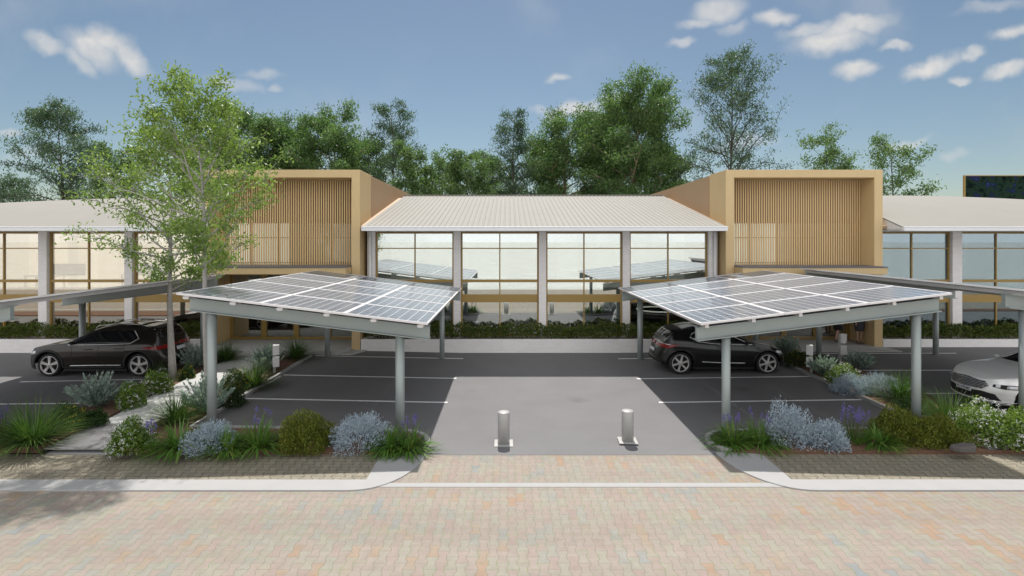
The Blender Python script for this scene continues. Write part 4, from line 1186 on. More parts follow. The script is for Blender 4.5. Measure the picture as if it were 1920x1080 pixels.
# ------------------------------------------------------------------ people
def person(name, label, loc, rz, hair_m, jacket_m, skirt_m, step=0.0):
    r = thing(name, label, 'woman', loc, rz)
    k = 1.53 / 1.68
    V, E, Rr = [], [], []
    def vert(p, rad_):
        V.append(Vector(p) * k); Rr.append(rad_ * k if not hasattr(rad_, '__len__') else (rad_[0] * k, rad_[1] * k)); return len(V) - 1
    def chain(a, seq):
        for p, q in seq:
            i = vert(p, q); E.append((a, i)); a = i
        return a
    # local: faces -y, x to her left
    pel = vert((0, 0, .93), (.145, .10))
    ch = chain(pel, [((0, -.005, 1.05), (.115, .085)), ((0, -.01, 1.20), (.135, .10)), ((0, .0, 1.33), (.12, .085)), ((0, .005, 1.405), (.055, .055)), ((0, -.005, 1.46), (.048, .050))])
    chain(ch, [((0, -.02, 1.52), (.066, .078)), ((0, -.018, 1.58), (.074, .090)), ((0, -.012, 1.635), (.062, .076)), ((0, -.008, 1.665), (.03, .04))])
    sh = 3
    for s in (-1, 1):
        st = step * s
        a = chain(pel, [((s * .085, 0, .86), (.088, .09)), ((s * .088, -.01 - st * .3, .68), .074), ((s * .080, -.02 - st * .55, .475), (.052, .055)), ((s * .078, .005 - st * .75, .36), (.050, .054)), ((s * .072, .02 - st * .95, .20), (.036, .038)), ((s * .070, .03 - st, .105), (.028, .032)), ((s * .072, -.03 - st, .055), (.034, .026)), ((s * .078, -.10 - st, .024), (.034, .016)), ((s * .078, -.145 - st, .018), (.02, .012))])
        w = chain(sh, [((s * .155, .0, 1.335), (.052, .052)), ((s * .185, .01, 1.20), .041), ((s * .205, .015, 1.06), .035), ((s * .200, -.03, .94), .028), ((s * .195, -.06, .855), (.022, .018)), ((s * .193, -.07, .80), (.034, .016))])
        for f, (dx, dy, ln) in enumerate(((-.022, -.022, .055), (-.008, -.012, .066), (.006, -.002, .070), (.018, .008, .058))):
            b0 = Vector((s * .193 + dx * .6, -.07 + dy * .8, .775))
            chain(w, [(tuple(b0), .0105), ((b0.x, b0.y - .012, b0.z - ln * .5), .0095), ((b0.x, b0.y - .030, b0.z - ln * .85), .008)])
        chain(w, [((s * .180, -.105, .815), .011), ((s * .176, -.122, .785), .0095), ((s * .176, -.130, .765), .008)])
    me = bpy.data.meshes.new('body'); me.from_pydata(V, E, []); me.materials.append(M['skin'])
    o = bpy.data.objects.new('body', me); col.objects.link(o); o.parent = r
    sk = o.modifiers.new('skin', 'SKIN'); sk.use_smooth_shade = True
    for i, q in enumerate(Rr):
        me.skin_vertices[0].data[i].radius = q if hasattr(q, '__len__') else (q, q)
    me.skin_vertices[0].data[0].use_root = True
    ss = o.modifiers.new('sub', 'SUBSURF'); ss.levels = 1; ss.render_levels = 2
    def rings(name, rows, mat, n=20):
        m = MB(); vs = []
        for cx, cy, z, rx, ry in rows:
            for j in range(n):
                a = 2 * math.pi * j / n
                vs.append(Vector((cx + rx * math.cos(a), cy + ry * math.sin(a), z)) * k)
        fs = [(i * n + j, i * n + (j + 1) % n, (i + 1) * n + (j + 1) % n, (i + 1) * n + j) for i in range(len(rows) - 1) for j in range(n)]
        m.add(vs, fs, 0, True)
        q = m.build(name, mat, r, world=False)
        t = q.modifiers.new('thickness', 'SOLIDIFY'); t.thickness = .008
        return q
    rings('skirt', [(0, 0, 1.04, .135, .10), (0, 0, .98, .165, .13), (0, .005, .88, .195, .155), (0, 0, .74, .19, .15), (0, -.005 - step * .1, .56, .165, .135 + step * .4), (0, -.005 - step * .1, .50, .160, .13 + step * .45)], skirt_m)
    rings('jacket', [(0, 0, .92, .20, .155), (0, 0, 1.06, .15, .12), (0, -.01, 1.20, .17, .135), (0, -.003, 1.31, .165, .115), (0, .0, 1.37, .10, .075), (0, 0, 1.40, .065, .06)], jacket_m)
    for s in (-1, 1):
        m = MB(); m.tube([Vector(p) * k for p in ((s * .13, 0, 1.345), (s * .165, .0, 1.315), (s * .188, .01, 1.20), (s * .207, .015, 1.06), (s * .201, -.03, .94), (s * .196, -.055, .875))], [.055 * k, .062 * k, .052 * k, .047 * k, .042 * k, .038 * k], 12)
        m.build('sleeve', jacket_m, r, world=False)
        st = step * s
        m = MB()
        vs = []; prof = [(.065, .032, .10, .028), (.045, .030, .085, .03), (.0, .030, .062, .03), (-.05, .036, .045, .022), (-.10, .040, .034, .016), (-.14, .030, .028, .012), (-.165, .010, .022, .008)]
        for y, w_, zc_, hh in prof:
            for j in range(10):
                a = 2 * math.pi * j / 10
                vs.append(Vector((s * .074 + w_ * math.cos(a), y - st, max(zc_ - .012 + hh * math.sin(a), .002))) * k)
        fs = [(i * 10 + j, i * 10 + (j + 1) % 10, (i + 1) * 10 + (j + 1) % 10, (i + 1) * 10 + j) for i in range(len(prof) - 1) for j in range(10)]
        fs += [tuple(range(10)), tuple(range(69, 59, -1))]
        m.add(vs, fs, 0, True)
        m.tube([Vector((s * .074, .05 - st, .075)) * k, Vector((s * .074, .055 - st, .0)) * k], [.014 * k, .008 * k], 8)
        m.build('shoe', M['shoe'], r, world=False)
        m = MB(); m.lathe([(.001, -.008), (.008, 0), (.001, .008)], 10, 'y', tuple(Vector((s * .028, -.094, 1.585)) * k)); m.build('eye', M['eye'], r, world=False)
    m = MB(); m.tube([Vector(p) * k for p in ((0, -.098, 1.585), (0, -.115, 1.555), (0, -.098, 1.545))], [.006 * k, .012 * k, .006 * k], 8); m.build('nose', M['skin'], r, world=False)
    m = MB(); m.tube([Vector(p) * k for p in ((-.022, -.086, 1.518), (0, -.094, 1.517), (.022, -.086, 1.518))], [.003 * k, .007 * k, .003 * k], 8); m.build('mouth', M['lip'], r, world=False)
    # hair: a cap open at the face, down to the neck
    m = MB(); vs = []; fs = []
    n1, n2 = 12, 18
    for i in range(n1 + 1):
        ph = i / n1
        for j in range(n2 + 1):
            a = rad(-35 + 250 * j / n2)
            rr_ = math.sin(min(ph * 1.5, 1) * math.pi / 2)
            z = 1.69 - .24 * ph ** 1.6
            vs.append(Vector((.088 * rr_ * math.cos(a), -.008 + .102 * rr_ * math.sin(a), z)) * k)
    for i in range(n1):
        for j in range(n2):
            b_ = i * (n2 + 1) + j
            fs.append((b_, b_ + 1, b_ + n2 + 2, b_ + n2 + 1))
    m.add(vs, fs, 0, True)
    o = m.build('hair', hair_m, r, world=False)
    t = o.modifiers.new('thickness', 'SOLIDIFY'); t.thickness = .015
    return r
person('person', 'woman in charcoal skirt and navy heels facing the car park', (12.92, 20.18, .262), 0, M['hair'], M['cloth_grey'], M['cloth_grey'], .0)
person('person', 'woman in black skirt turned aside beside the glazed doors', (12.28, 20.45, .262), rad(75), M['hair2'], M['cloth_black'], M['cloth_black'], .06)

# ------------------------------------------------------------------ trees
def make_tree(name, label, x, y, z0, h, cr, leaf, bark, nleaf, ll, lw, seed, t0=.25, nb=26, r0=.09, up=.9, lean=(0, 0), top_w=.25, spread=.28, droop=0.0, group=None, belly=.35, sub=5):
    rg = np.random.default_rng(seed); rr = random.Random(seed)
    root = thing(name, label, 'tree', (x, y, z0), group=group)
    m = MB()
    N = 12
    tp = []
    for i in range(N + 1):
        t = i / N
        wob = .018 * h * (math.sin(t * 5 + seed) * t)
        tp.append(Vector((lean[0] * t ** 1.3 + wob, lean[1] * t ** 1.3 + .5 * wob, h * .97 * t - (.15 if i == 0 else 0))))
    m.tube(tp, [max(r0 * (1.25 if i == 0 else 1) * (1 - .93 * (i / N) ** .85), .006) for i in range(N + 1)], 9)
    def at(t):
        f = t * N; i = min(int(f), N - 1); return tp[i].lerp(tp[i + 1], f - i)
    tips = []; wts = []
    br = MB()
    for b_ in range(nb):
        t = t0 + (.98 - t0) * ((b_ + rr.random() * .8) / nb)
        s = (t - t0) / (1 - t0)
        prof = (belly + (1 - belly) * min(1, s / .3)) if s < .3 else 1 - (1 - top_w) * ((s - .3) / .7) ** 1.3
        L = cr * prof * rr.uniform(.72, 1.12)
        az = b_ * 2.39996 + rr.uniform(-.5, .5)
        el = up * rr.uniform(.55, 1.1) * (1 - .1 * s)
        d = Vector((math.cos(az) * math.cos(el), math.sin(az) * math.cos(el), math.sin(el)))
        p = at(t); pts = [p.copy()]
        S_ = 5
        for k in range(S_):
            d = (d + Vector((rr.gauss(0, .16), rr.gauss(0, .16), rr.gauss(0, .10) + .03 - droop * .12))).normalized()
            p = p + d * L / S_
            pts.append(p.copy())
        rb = max(r0 * .42 * (1 - .75 * s) * (L / cr) ** .5, .006)
        br.tube(pts, [rb * (1 - .8 * k / S_) for k in range(S_ + 1)], 6, cap=False)
        for k in range(2, S_ + 1):
            tips.append(pts[k]); wts.append(.5 if k < S_ else .9)
        for q in range(sub):
            f = rr.uniform(.3, 1.0) * S_; i = min(int(f), S_ - 1); q0 = pts[i].lerp(pts[i + 1], f - i)
            d2 = (d + Vector((rr.gauss(0, .75), rr.gauss(0, .75), rr.gauss(.12, .45) - droop * .5))).normalized()
            l2 = L * rr.uniform(.22, .5)
            q1 = q0 + d2 * l2 * .5; d3 = (d2 + Vector((rr.gauss(0, .25), rr.gauss(0, .25), -.15 * droop + .08))).normalized()
            q2 = q1 + d3 * l2 * .5
            br.tube([q0, q1, q2], [rb * .45, rb * .3, rb * .12], 4, cap=False)
            for ff in (.4, .8, 1.15):
                tips.append(q0.lerp(q1, min(ff * 2, 1)).lerp(q2, max(0, ff * 2 - 1) / 1.3)); wts.append(1.0)
    o = m.build('trunk', bark, root, world=False)
    br.build('branches', bark, o, world=False)
    T = np.array([tuple(t) for t in tips]); Wt = np.array(wts); Wt *= rg.uniform(.25, 1.5, len(Wt)); Wt /= Wt.sum()
    idx = rg.choice(len(T), nleaf, p=Wt)
    c = T[idx] + rg.normal(size=(nleaf, 3)) * spread * np.array([1, 1, .75])
    ax = rg.normal(size=(nleaf, 3)) + np.array([0, 0, -.55 - droop])
    v, q = leaf_quads(c, ax, ll * rg.uniform(.6, 1.25, nleaf), lw * rg.uniform(.7, 1.25, nleaf), rg)
    np_mesh('crown', v, q, leaf, root)
    return root

make_tree('young_tree', 'slender bright green tree standing in the bed next to the left carport', -7.08, 13.02, .14, 7.7, 1.95, LEAF['near'], M['bark'], 11500, .115, .042, 11, t0=.39, nb=37, r0=.085, up=.80, lean=(-.35, -.15), spread=.125, top_w=.30, group='bright green trees by the path')
make_tree('young_tree', 'slender bright green tree whose pale trunk stands behind the estate car', -9.36, 15.35, .09, 7.0, 2.2, LEAF['near'], M['bark'], 11500, .12, .044, 23, t0=.36, nb=34, r0=.105, up=.66, lean=(-.35, .15), spread=.14, top_w=.28, group='bright green trees by the path')

def far_tree(px, ytop, Y, hw, kind, seed, label, **kw):
    x = (px - CX) * Y / F; h = H + (HY - ytop) * Y / F; cr = hw * Y / F
    P = dict(tall=dict(leaf=LEAF['tall'], bark=M['bark_dark'], nleaf=16000, ll=.26, lw=.065, t0=.28, nb=40, r0=.17, up=.92, top_w=.34, spread=.25, droop=.5, belly=.8, sub=7),
             dense=dict(leaf=LEAF['dense'], bark=M['bark_pink'], nleaf=30000, ll=.30, lw=.085, t0=.30, nb=36, r0=.24, up=.80, top_w=.60, spread=.33, droop=.3, belly=.6),
             light=dict(leaf=LEAF['light'], bark=M['bark_dark'], nleaf=12000, ll=.25, lw=.09, t0=.25, nb=26, r0=.15, up=.80, top_w=.5, spread=.24, belly=.6))[kind]
    P.update(kw)
    make_tree('background_tree', label, x, Y, -.06, h, cr, P.pop('leaf'), P.pop('bark'), P.pop('nleaf'), P.pop('ll'), P.pop('lw'), seed, group='trees behind the buildings', **P)
FT = [
 (115, 195, 40, 95, 'tall', 31, 'tall dark sparse tree at the far left behind the wing', {}),
 (30, 330, 44, 60, 'tall', 32, 'low dark tree at the left edge behind the wing', dict(nleaf=7000)),
 (215, 275, 46, 70, 'light', 33, 'light green tree showing left of the bright young trees', {}),
 (480, 214, 44, 85, 'dense', 34, 'dense tree rising behind the left end of the left timber block', {}),
 (622, 226, 45, 85, 'dense', 35, 'dense rounded tree rising behind the middle of the left timber block', {}),
 (733, 186, 46, 72, 'tall', 36, 'tall loose tree rising just left of the hall roof', dict(nleaf=11000)),
 (775, 280, 40, 55, 'light', 37, 'low light green tree at the left end of the hall ridge', {}),
 (878, 280, 42, 70, 'light', 38, 'low twiggy tree behind the left half of the hall ridge', {}),
 (966, 204, 46, 55, 'tall', 39, 'tall narrow tree behind the middle of the hall ridge', dict(nleaf=10500)),
 (1062, 222, 47, 85, 'dense', 40, 'mid green tree between the narrow tree and the broad dense tree', dict(nleaf=22000)),
 (1190, 182, 43, 118, 'dense', 41, 'broad dense green tree behind the right half of the hall ridge', dict(nleaf=48000, nb=50)),
 (1368, 90, 42, 120, 'tall', 42, 'tallest tree, dark and airy, behind the left edge of the right timber block', dict(nleaf=15000, nb=46, t0=.32, top_w=.26, belly=.95)),
 (1550, 252, 43, 75, 'light', 43, 'low sparse tree behind the middle of the right timber block', dict(nleaf=7000)),
 (1675, 272, 42, 78, 'light', 44, 'low sparse tree beyond the right corner of the right timber block', dict(nleaf=7000)),
 (552, 246, 48, 70, 'dense', 45, 'dense tree filling the gap between the two rounded trees over the left timber block', {}),
 (690, 262, 50, 60, 'dense', 46, 'low dense tree left of the tall loose tree', dict(nleaf=18000)),
 (828, 300, 47, 60, 'light', 47, 'lowest twiggy tree between the hall ridge end and the next tree', {}),
 (920, 296, 48, 60, 'light', 48, 'low light tree left of the tall narrow tree', {}),
 (1015, 262, 50, 60, 'dense', 49, 'low dense tree right of the tall narrow tree', dict(nleaf=18000)),
 (1125, 222, 49, 75, 'dense', 50, 'dense tree merging into the left side of the broad dense tree', dict(nleaf=22000)),
 (1268, 286, 46, 60, 'light', 51, 'low light tree between the broad dense tree and the tallest tree', {}),
 (405, 250, 46, 70, 'dense', 52, 'dense tree mostly hidden by the bright green trees', dict(nleaf=18000)),
]
for px, yt, Y, hw, kd, sd, lab, kw in FT: far_tree(px, yt, Y, hw, kd, sd, lab, **kw)

# ------------------------------------------------------------------ planting
def shrub_points(rg, n, w, h, lump=.22):
    d = rg.normal(size=(n, 3)); d[:, 2] = np.abs(d[:, 2]) * 1.0 - .12
    d = unit(d)
    ph = rg.uniform(0, 6.28, 6)
    R_ = 1 + lump * (np.sin(3 * d[:, 0] + ph[0]) * np.sin(4 * d[:, 1] + ph[1]) + .6 * np.sin(7 * d[:, 0] + ph[2]) * np.sin(6 * d[:, 2] + ph[3]))
    rr = R_ * rg.uniform(.25, 1.0, n) ** .45
    p = d * rr[:, None] * np.array([w / 2, w / 2, h * .92])
    p[:, 2] = np.maximum(p[:, 2] + .04 * h, .01)
    return p, d

def plant(kind, px, py, wpx, hpx, label, seed, group):
    z = .13
    x, Y = spot(px, py, z)
    z = gz(x) + .035
    x, Y = spot(px, py, z)
    w, h = wpx * Y / F, hpx * Y / F
    if kind in ('white', 'silver', 'olive', 'yellow', 'dark'): h = max(hpx - .17 * wpx, .5 * hpx) * Y / F
    rg = np.random.default_rng(seed)
    NM = dict(grass='tussock_grass', lily='strap_leaf_plant', agapanthus='flowering_lily', silver='silver_bush', grey='grey_leaf_plant', white='white_flower_bush',
              yellow='yellow_flower_bush', olive='olive_bush', dark='low_bush', iris='iris', lavender='lavender')[kind]
    x *= (Y + w * .30) / Y; Y += w * .30               # the front of the plant meets the measured foot
    r = thing(NM, label, 'plant' if kind in ('grass', 'lily', 'agapanthus', 'grey', 'iris', 'lavender') else 'bush', (x, Y, z), group=group)
    def lv(nm, v, q, m, parent=r): return np_mesh(nm, v, q, m, parent)
    def stalks(n, hh, spread):
        m = MB(); tips = []
        for i in range(n):
            a = rg.uniform(0, 6.28); s = spread * math.sqrt(rg.uniform(0, 1))
            t = Vector((math.cos(a) * s, math.sin(a) * s, hh * rg.uniform(.75, 1.05)))
            m.tube([(t.x * .3, t.y * .3, 0), (t.x * .7, t.y * .7, t.z * .6), t], [.005, .004, .003], 5, cap=False); tips.append(np.array(t))
        m.build('flower_stem', M['stem'], r, world=False)
        return tips
    if kind == 'grass':
        v, q = blades(rg, 620, max(h * 1.22, w * .52), .0095 * max(1, w), rad(64), w * .09, .75, 1.0); lv('leaves', v, q, LEAF['grass'])
        v, q = blades(rg, 140, max(h * .95, w * .5), .011, rad(88), w * .12, 1.1); lv('outer_leaves', v, q, LEAF['grass'])
    elif kind in ('lily', 'agapanthus', 'iris'):
        hh = h * (1.0 if kind == 'lily' else .80)
        nb_, wb_, sp_ = (60, .018, 45) if kind == 'iris' else (230, .034, 74)
        v, q = blades(rg, nb_, max(hh * 1.25, w * .56), wb_, rad(sp_), w * .14, 1.05, 1.0)
        lv('leaves', v, q, LEAF['lily'])
        if kind != 'lily':
            tips = stalks(6 if kind == 'agapanthus' else 7, h * 1.0, w * .22)
            C, A = [], []
            for t in tips:
                n = 30
                dd = unit(rg.normal(size=(n, 3)))
                C.append(t + dd * np.array([.035, .035, .085]) * rg.uniform(.3, 1, (n, 1)) + np.array([0, 0, -.03])); A.append(dd + np.array([0, 0, .4]))
            C, A = np.concatenate(C), np.concatenate(A)
            v, q = leaf_quads(C, A, .028, .014, rg); lv('blossom', v, q, LEAF['purple_fl'])
    elif kind == 'lavender':
        v, q = blades(rg, 160, h * .8, .012, rad(50), w * .2, .6); lv('leaves', v, q, LEAF['lily'])
        tips = stalks(34, h * 1.0, w * .40)
        C = np.concatenate([t + rg.normal(size=(16, 3)) * np.array([.010, .010, .045]) for t in tips])
        v, q = leaf_quads(C, rg.normal(size=(len(C), 3)) + np.array([0, 0, 1]), .03, .014, rg); lv('blossom', v, q, LEAF['purple_fl'])
    elif kind == 'silver':
        n = 1500
        p, d = shrub_points(rg, n, w, h, .16)
        # each sprig carries several narrow leaves
        sp = np.repeat(p, 5, 0) + rg.normal(size=(n * 5, 3)) * .016 + np.repeat(d, 5, 0) * (np.tile(np.linspace(-.05, .04, 5), n))[:, None]
        ax = np.repeat(d, 5, 0) * 1.1 + rg.normal(size=(n * 5, 3)) * .6 + np.array([0, 0, .6])
        v, q = leaf_quads(sp, ax, .048 * rg.uniform(.7, 1.3, n * 5), .014, rg); lv('foliage', v, q, LEAF['silver'])
    elif kind == 'grey':
        nst = 90
        C, A = [], []
        m = MB()
        for i in range(nst):
            a = rg.uniform(0, 6.28); el = rg.uniform(.42, 1.5)
            d = np.array([math.cos(a) * math.cos(el), math.sin(a) * math.cos(el), math.sin(el)])
            L = (w * .50 * math.cos(el) + h * .86 * math.sin(el)) * rg.uniform(.6, 1.05)
            n = 34
            tt = rg.uniform(.25, 1.0, n)
            C.append(d * L * tt[:, None] + np.array([0, 0, .05]) * tt[:, None] ** 2 + rg.normal(size=(n, 3)) * .008)
            A.append(d * 1.0 + rg.normal(size=(n, 3)) * .30)
            m.tube([(0, 0, 0), tuple(d * L * .5), tuple(d * L * .95)], [.008, .006, .003], 5, cap=False)
        C, A = np.concatenate(C), np.concatenate(A)
        C += unit(A) * .03
        C[:, 2] = np.maximum(C[:, 2], .01)
        v, q = leaf_quads(C, A, .10 * rg.uniform(.7, 1.2, len(C)), .036, rg); lv('foliage', v, q, LEAF['grey'])
        m.build('stem', LEAF['grey'], r, world=False)
    else:
        leafm = {'white': LEAF['fresh'], 'yellow': LEAF['dark'], 'olive': LEAF['olive'], 'dark': LEAF['dark']}[kind]
        n = {'white': 3600, 'yellow': 4200, 'olive': 7500, 'dark': 3800}[kind]
        sc_ = min(1.6, max(.7, w / .9))
        n = int(n * sc_)
        p, d = shrub_points(rg, n, w, h, .20)
        ax = d * .6 + rg.normal(size=(n, 3)) * .5 + np.array([0, 0, .7 if kind == 'olive' else .35])
        ll, lw_ = {'white': (.056, .030), 'yellow': (.050, .018), 'olive': (.058, .017), 'dark': (.055, .018)}[kind]
        v, q = leaf_quads(p, ax, ll * rg.uniform(.7, 1.3, n), lw_, rg); lv('foliage', v, q, leafm)
        m = MB()
        for i in range(14):
            a = rg.uniform(0, 6.28); s = rg.uniform(.1, .36) * w
            m.tube([(0, 0, 0), (math.cos(a) * s * .5, math.sin(a) * s * .5, h * .4), (math.cos(a) * s, math.sin(a) * s, h * .72)], [.010, .007, .003], 5, cap=False)
        m.build('stem', M['stem'], r, world=False)
        if kind in ('white', 'yellow'):
            nf = int((260 if kind == 'white' else 170) * sc_ ** 1.5)
            fp, fd = shrub_points(np.random.default_rng(seed), nf * 14, w, h, .20)
            out = np.linalg.norm(fp / np.array([w / 2, w / 2, h]), axis=1)
            sel = np.argsort(-out)[:int(nf * 8)]; sel = rg.permutation(sel)[:nf]
            fp, fd = fp[sel] + fd[sel] * .015, fd[sel]
            kk = 8 if kind == 'white' else 3
            C = np.repeat(fp, kk, 0) + rg.normal(size=(len(fp) * kk, 3)) * (.013 if kind == 'white' else .010)
            A = rg.normal(size=(len(C), 3)) + np.array([0, 0, .1])
            s_ = .019 if kind == 'white' else .019
            v, q = leaf_quads(C, A, s_, s_ * .8, rg, up=np.repeat(fd, kk, 0)); lv('blossom', v, q, LEAF['white_fl' if kind == 'white' else 'yellow_fl'])
    return r

PL = [
 ('grass', 60, 850, 165, 92, 'large green tussock grass at the left edge of the pavement bed'),
 ('iris', 6, 838, 50, 74, 'purple iris at the very left edge behind the large tussock'),
 ('yellow', 126, 810, 80, 62, 'yellow-flowered bush between the large tussock and the path'),
 ('dark', 174, 800, 50, 38, 'dark low bush below the grey spiky plant by the path'),
 ('grey', 184, 772, 92, 60, 'grey-green spiky plant at the edge of the left car bays'),
 ('white', 246, 768, 50, 58, 'white-flowered bush left of the path, right of the grey spiky plant'),
 ('white', 293, 743, 52, 56, 'white-flowered bush left of the path, below the tree trunk'),
 ('grass', 300, 722, 60, 40, 'tussock grass at the foot of the pale tree trunk'),
 ('yellow', 352, 714, 30, 32, 'small yellow-flowered bush just right of the pale tree trunk'),
 ('grey', 368, 694, 54, 42, 'grey-green plant left of the path behind the carport post'),
 ('grass', 424, 682, 58, 44, 'dark tussock grass at the left side of the path end'),
 ('white', 246, 850, 84, 72, 'white-flowered bush at the pavement on the right of the path'),
 ('iris', 285, 850, 56, 56, 'purple iris clump beside the white-flowered bush on the pavement'),
 ('lily', 338, 852, 88, 58, 'yellowish strap-leaf plant between the iris and a silver bush'),
 ('silver', 396, 850, 100, 66, 'silver-blue bush in front of the left carport post'),
 ('grass', 330, 800, 78, 66, 'dark tussock grass in the middle of the path edge'),
 ('grey', 390, 778, 60, 74, 'tall grey-green spiky plant behind the left carport post'),
 ('yellow', 444, 736, 60, 52, 'yellow-flowered bush along the left carport kerb'),
 ('dark', 432, 764, 58, 44, 'dark low bush in front of the yellow-flowered bush on the kerb'),
 ('grass', 478, 730, 60, 56, 'dark tussock grass along the left carport kerb'),
 ('grey', 500, 698, 58, 44, 'grey-green plant beside the left charging post'),
 ('grass', 556, 676, 58, 46, 'dark tussock grass behind the left charging post'),
 ('lily', 427, 852, 66, 46, 'low strap-leaf plant right of the silver bush'),
 ('agapanthus', 484, 850, 104, 72, 'purple-flowered lily left of the round olive bush'),
 ('olive', 573, 850, 112, 88, 'large round olive-green bush at the middle of the left bed'),
 ('silver', 676, 846, 108, 80, 'round silver-blue bush next to the inner left carport post'),
 ('lily', 730, 848, 62, 46, 'strap-leaf plant at the foot of the inner left carport post'),
 ('agapanthus', 766, 852, 80, 62, 'purple-flowered lily on the rounded tip of the left bed'),
 ('agapanthus', 1374, 842, 82, 58, 'purple-flowered lily on the rounded tip of the right bed'),
 ('agapanthus', 1424, 842, 92, 64, 'purple-flowered lily right of the inner right carport post'),
 ('silver', 1480, 840, 92, 94, 'tall silver-blue bush in the right bed'),
 ('silver', 1550, 844, 82, 62, 'lower silver-blue bush touching the tall one in the right bed'),
 ('lavender', 1602, 840, 66, 62, 'lavender clump right of the silver bushes'),
 ('lily', 1648, 842, 84, 40, 'low strap-leaf plant right of the lavender'),
 ('olive', 1692, 836, 118, 80, 'olive-green bush left of the outer right carport post'),
 ('olive', 1760, 838, 96, 68, 'olive-green bush right of the outer right carport post'),
 ('white', 1846, 836, 124, 92, 'big white-flowered bush in front of the silver car'),
 ('white', 1915, 838, 100, 80, 'white-flowered bush cut by the right edge of the picture'),
 ('grass', 1782, 812, 120, 74, 'broad tussock grass behind the outer right carport post'),
 ('dark', 1712, 778, 66, 40, 'dark low bush behind the outer right carport post'),
 ('grass', 1690, 756, 84, 62, 'tussock grass beside the silver bushes on the right kerb'),
 ('silver', 1652, 744, 82, 54, 'pale silver bush in the middle of the right kerb bed'),
 ('silver', 1598, 740, 76, 42, 'low silver bush at the right kerb, left of the pale one'),
 ('white', 1580, 722, 66, 46, 'white-flowered bush at the right kerb near the charging posts'),
 ('grey', 1545, 708, 60, 26, 'grey-green plant at the foot of the right charging posts'),
 ('grey', 1612, 694, 46, 26, 'small grey-green plant right of the second charging post'),
 ('yellow', 1500, 690, 56, 42, 'dark yellow-flowered bush at the nose of the black hatchback'),
 ('dark', 1548, 690, 50, 30, 'dark low bush between the two right charging posts'),
 ('grey', 1474, 668, 46, 30, 'grey-green plant behind the nose of the black hatchback'),
]
for i, (k, px, py, w, h, lab) in enumerate(PL):
    plant(k, px, py, w, h, lab, 100 + i, 'garden plants in the car park beds')

# flat stone in the right bed
m = MB()
rr = random.Random(5)
P = [(math.cos(a) * rr.uniform(.85, 1.1) * .22, math.sin(a) * rr.uniform(.85, 1.1) * .12) for a in np.linspace(0, 2 * math.pi, 12)[:-1]]
m.prism(P, -.05, lambda x, y: .06 + .02 * math.sin(9 * x))
x, Y = spot(1806, 838, .24)
tag(m.build('stone', M['stone'], loc=(x, Y, .215), world=False, bevel=.02), 'flat grey stone at the edge of the right bed', 'stone')

# ------------------------------------------------------------------ sky, sun, camera
EL, AZ = 60.0, -1.0                    # sun behind the buildings, very slightly left
w = bpy.data.worlds.new('World'); sc.world = w; w.use_nodes = True
nt = w.node_tree; nt.nodes.clear()
def N(t, **kw):
    n = nt.nodes.new('ShaderNode' + t)
    for k, v in kw.items(): setattr(n, k, v)
    return n
out = N('OutputWorld'); bg = N('Background'); bg.inputs[1].default_value = .09
sky = N('TexSky', sky_type='NISHITA', sun_disc=False, sun_elevation=rad(EL), sun_rotation=rad(AZ), air_density=1.0, dust_density=.6, ozone_density=2.2, altitude=200)
tc = N('TexCoord')
sep = N('SeparateXYZ'); nt.links.new(tc.outputs['Generated'], sep.inputs[0])
def wm(op, a, b=0.0):
    n = N('Math', operation=op)
    for s, v in zip(n.inputs, (a, b)):
        if hasattr(v, 'is_output'): nt.links.new(v, s)
        else: s.default_value = v
    return n.outputs[0]
yy = wm('MAXIMUM', sep.outputs[1], .05)
cb = N('CombineXYZ'); nt.links.new(wm('DIVIDE', sep.outputs[0], yy), cb.inputs[0]); nt.links.new(wm('DIVIDE', sep.outputs[2], yy), cb.inputs[1])
nz = N('TexNoise'); nz.inputs['Scale'].default_value = 16; nz.inputs['Detail'].default_value = 4; nt.links.new(cb.outputs[0], nz.inputs['Vector'])
vs_ = N('VectorMath', operation='SUBTRACT'); nt.links.new(nz.outputs['Color'], vs_.inputs[0]); vs_.inputs[1].default_value = (.5, .5, .5)
vm = N('VectorMath', operation='SCALE'); nt.links.new(vs_.outputs[0], vm.inputs[0]); vm.inputs['Scale'].default_value = .050
va = N('VectorMath', operation='ADD'); nt.links.new(cb.outputs[0], va.inputs[0]); nt.links.new(vm.outputs[0], va.inputs[1])
CL = [  # centre and half axes in picture units, tilt, density
 (85, 84, 44, 20, -20, .85), (170, 92, 62, 28, -30, .95), (205, 80, 50, 26, -18, .9), (240, 105, 48, 24, -35, .9), (150, 118, 45, 16, -35, .7),
 (440, 155, 60, 12, -14, .45), (490, 140, 45, 10, -5, .4), (520, 168, 20, 8, 0, .5),
 (1045, 145, 26, 9, 5, .75), (1075, 203, 62, 17, 14, .9), (1155, 185, 50, 14, 5, .7), (1015, 208, 30, 9, 0, .5),
 (1350, 20, 55, 22, 10, .8), (1310, 42, 40, 12, 10, .8), (1285, 80, 26, 10, 5, .7), (1375, 52, 35, 14, 8, .5), (1455, 35, 34, 17, 10, .9),
 (1560, 75, 82, 26, 8, 1), (1600, 50, 92, 24, 10, 1), (1520, 55, 60, 16, 16, .8), (1675, 90, 34, 10, 4, .8), (1608, 133, 42, 17, 0, 1), (1750, 125, 62, 17, 22, 1), (1820, 104, 30, 13, 15, .9),
 (1800, 147, 22, 9, 5, .7), (1890, 128, 50, 15, 20, 1), (1900, 58, 48, 14, 18, .9), (1690, 266, 55, 9, 6, .6), (1790, 291, 30, 10, 3, .4), (1390, 268, 70, 14, 8, .4), (10, 248, 30, 8, 0, .5), (60, 290, 60, 14, 5, .3), (1860, 16, 70, 12, 8, .4)]
acc = None
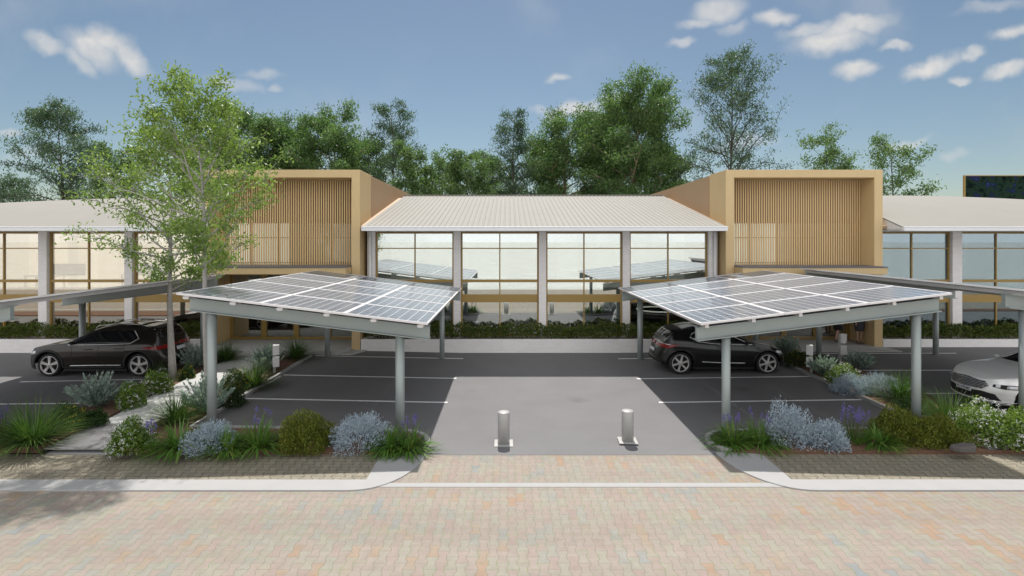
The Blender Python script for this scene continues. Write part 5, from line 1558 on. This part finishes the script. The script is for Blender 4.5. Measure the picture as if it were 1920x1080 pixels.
for px, py, a, b_, tl, dn in CL:
    mp = N('Mapping', vector_type='TEXTURE')
    mp.inputs['Location'].default_value = ((px - CX) / F, (HY - py) / F, 0); mp.inputs['Rotation'].default_value = (0, 0, rad(tl)); mp.inputs['Scale'].default_value = (a * 1.02 / F, b_ * 1.05 / F, 1)
    nt.links.new(va.outputs[0], mp.inputs[0])
    ln = N('VectorMath', operation='LENGTH'); nt.links.new(mp.outputs[0], ln.inputs[0])
    mr = N('MapRange', interpolation_type='SMOOTHSTEP'); nt.links.new(ln.outputs['Value'], mr.inputs[0])
    mr.inputs[1].default_value = 1.28; mr.inputs[2].default_value = .25; mr.inputs[3].default_value = 0; mr.inputs[4].default_value = dn
    acc = mr.outputs[0] if acc is None else wm('MAXIMUM', acc, mr.outputs[0])
nz2 = N('TexNoise'); nz2.inputs['Scale'].default_value = 26; nz2.inputs['Detail'].default_value = 3; nt.links.new(va.outputs[0], nz2.inputs['Vector'])
nz3 = N('TexNoise'); nz3.inputs['Scale'].default_value = 3.4; nz3.inputs['Detail'].default_value = 6; nt.links.new(va.outputs[0], nz3.inputs['Vector'])
veil = N('MapRange', interpolation_type='SMOOTHSTEP'); nt.links.new(nz3.outputs[0], veil.inputs[0])
veil.inputs[1].default_value = .50; veil.inputs[2].default_value = .80; veil.inputs[3].default_value = 0; veil.inputs[4].default_value = .26
den = wm('MULTIPLY', acc, wm('ADD', wm('MULTIPLY', nz2.outputs[0], 1.0), .30))
fr = wm('MULTIPLY', wm('MINIMUM', wm('MAXIMUM', den, veil.outputs[0]), 1.0), wm('GREATER_THAN', sep.outputs[1], .06))
mx = N('Mix', data_type='RGBA'); nt.links.new(fr, mx.inputs[0]); mx.inputs[7].default_value = (5.1, 5.0, 4.85, 1)
# clear sky ahead; the sky behind the photographer is covered with bright white cloud, as the windows show
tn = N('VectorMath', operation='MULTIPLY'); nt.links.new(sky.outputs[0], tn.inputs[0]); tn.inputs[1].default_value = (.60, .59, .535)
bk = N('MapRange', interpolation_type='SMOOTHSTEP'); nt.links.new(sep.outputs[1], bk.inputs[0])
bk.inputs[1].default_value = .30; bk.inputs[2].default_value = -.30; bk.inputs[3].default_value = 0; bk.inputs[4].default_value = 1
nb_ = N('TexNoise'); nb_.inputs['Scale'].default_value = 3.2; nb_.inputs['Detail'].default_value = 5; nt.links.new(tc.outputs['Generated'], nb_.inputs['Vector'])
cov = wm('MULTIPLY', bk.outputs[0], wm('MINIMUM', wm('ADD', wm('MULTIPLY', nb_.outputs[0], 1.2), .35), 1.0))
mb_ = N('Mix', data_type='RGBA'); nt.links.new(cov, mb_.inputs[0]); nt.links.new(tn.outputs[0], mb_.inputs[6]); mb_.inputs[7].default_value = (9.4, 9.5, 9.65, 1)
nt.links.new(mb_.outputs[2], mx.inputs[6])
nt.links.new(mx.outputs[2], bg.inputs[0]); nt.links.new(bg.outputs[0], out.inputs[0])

sl = bpy.data.lights.new('sun', 'SUN'); sl.energy = 3.6; sl.angle = rad(.9); sl.color = (1.0, .965, .91)
so = bpy.data.objects.new('sun', sl); col.objects.link(so)
to_sun = Vector((math.sin(rad(AZ)) * math.cos(rad(EL)), math.cos(rad(AZ)) * math.cos(rad(EL)), math.sin(rad(EL))))
so.rotation_euler = to_sun.to_track_quat('Z', 'Y').to_euler()
so.location = (0, 30, 40)

cam = bpy.data.cameras.new('camera'); co = bpy.data.objects.new('camera', cam); col.objects.link(co)
cam.sensor_width = 36; cam.lens = F / 1920 * 36; cam.shift_x = (960 - CX) / 1920; cam.shift_y = -(540 - HY) / 1920
cam.clip_start = .1; cam.clip_end = 3000
co.location = (0, 0, H); co.rotation_euler = (rad(90), 0, 0)
sc.camera = co
vs = sc.view_settings
vs.view_transform = 'Standard'; vs.look = 'None'; vs.exposure = .70; vs.gamma = 1
sc.cycles.max_bounces = 8; sc.cycles.transparent_max_bounces = 16; sc.cycles.glossy_bounces = 4
sc.cycles.use_denoising = True
sc.cycles.sample_clamp_indirect = 6
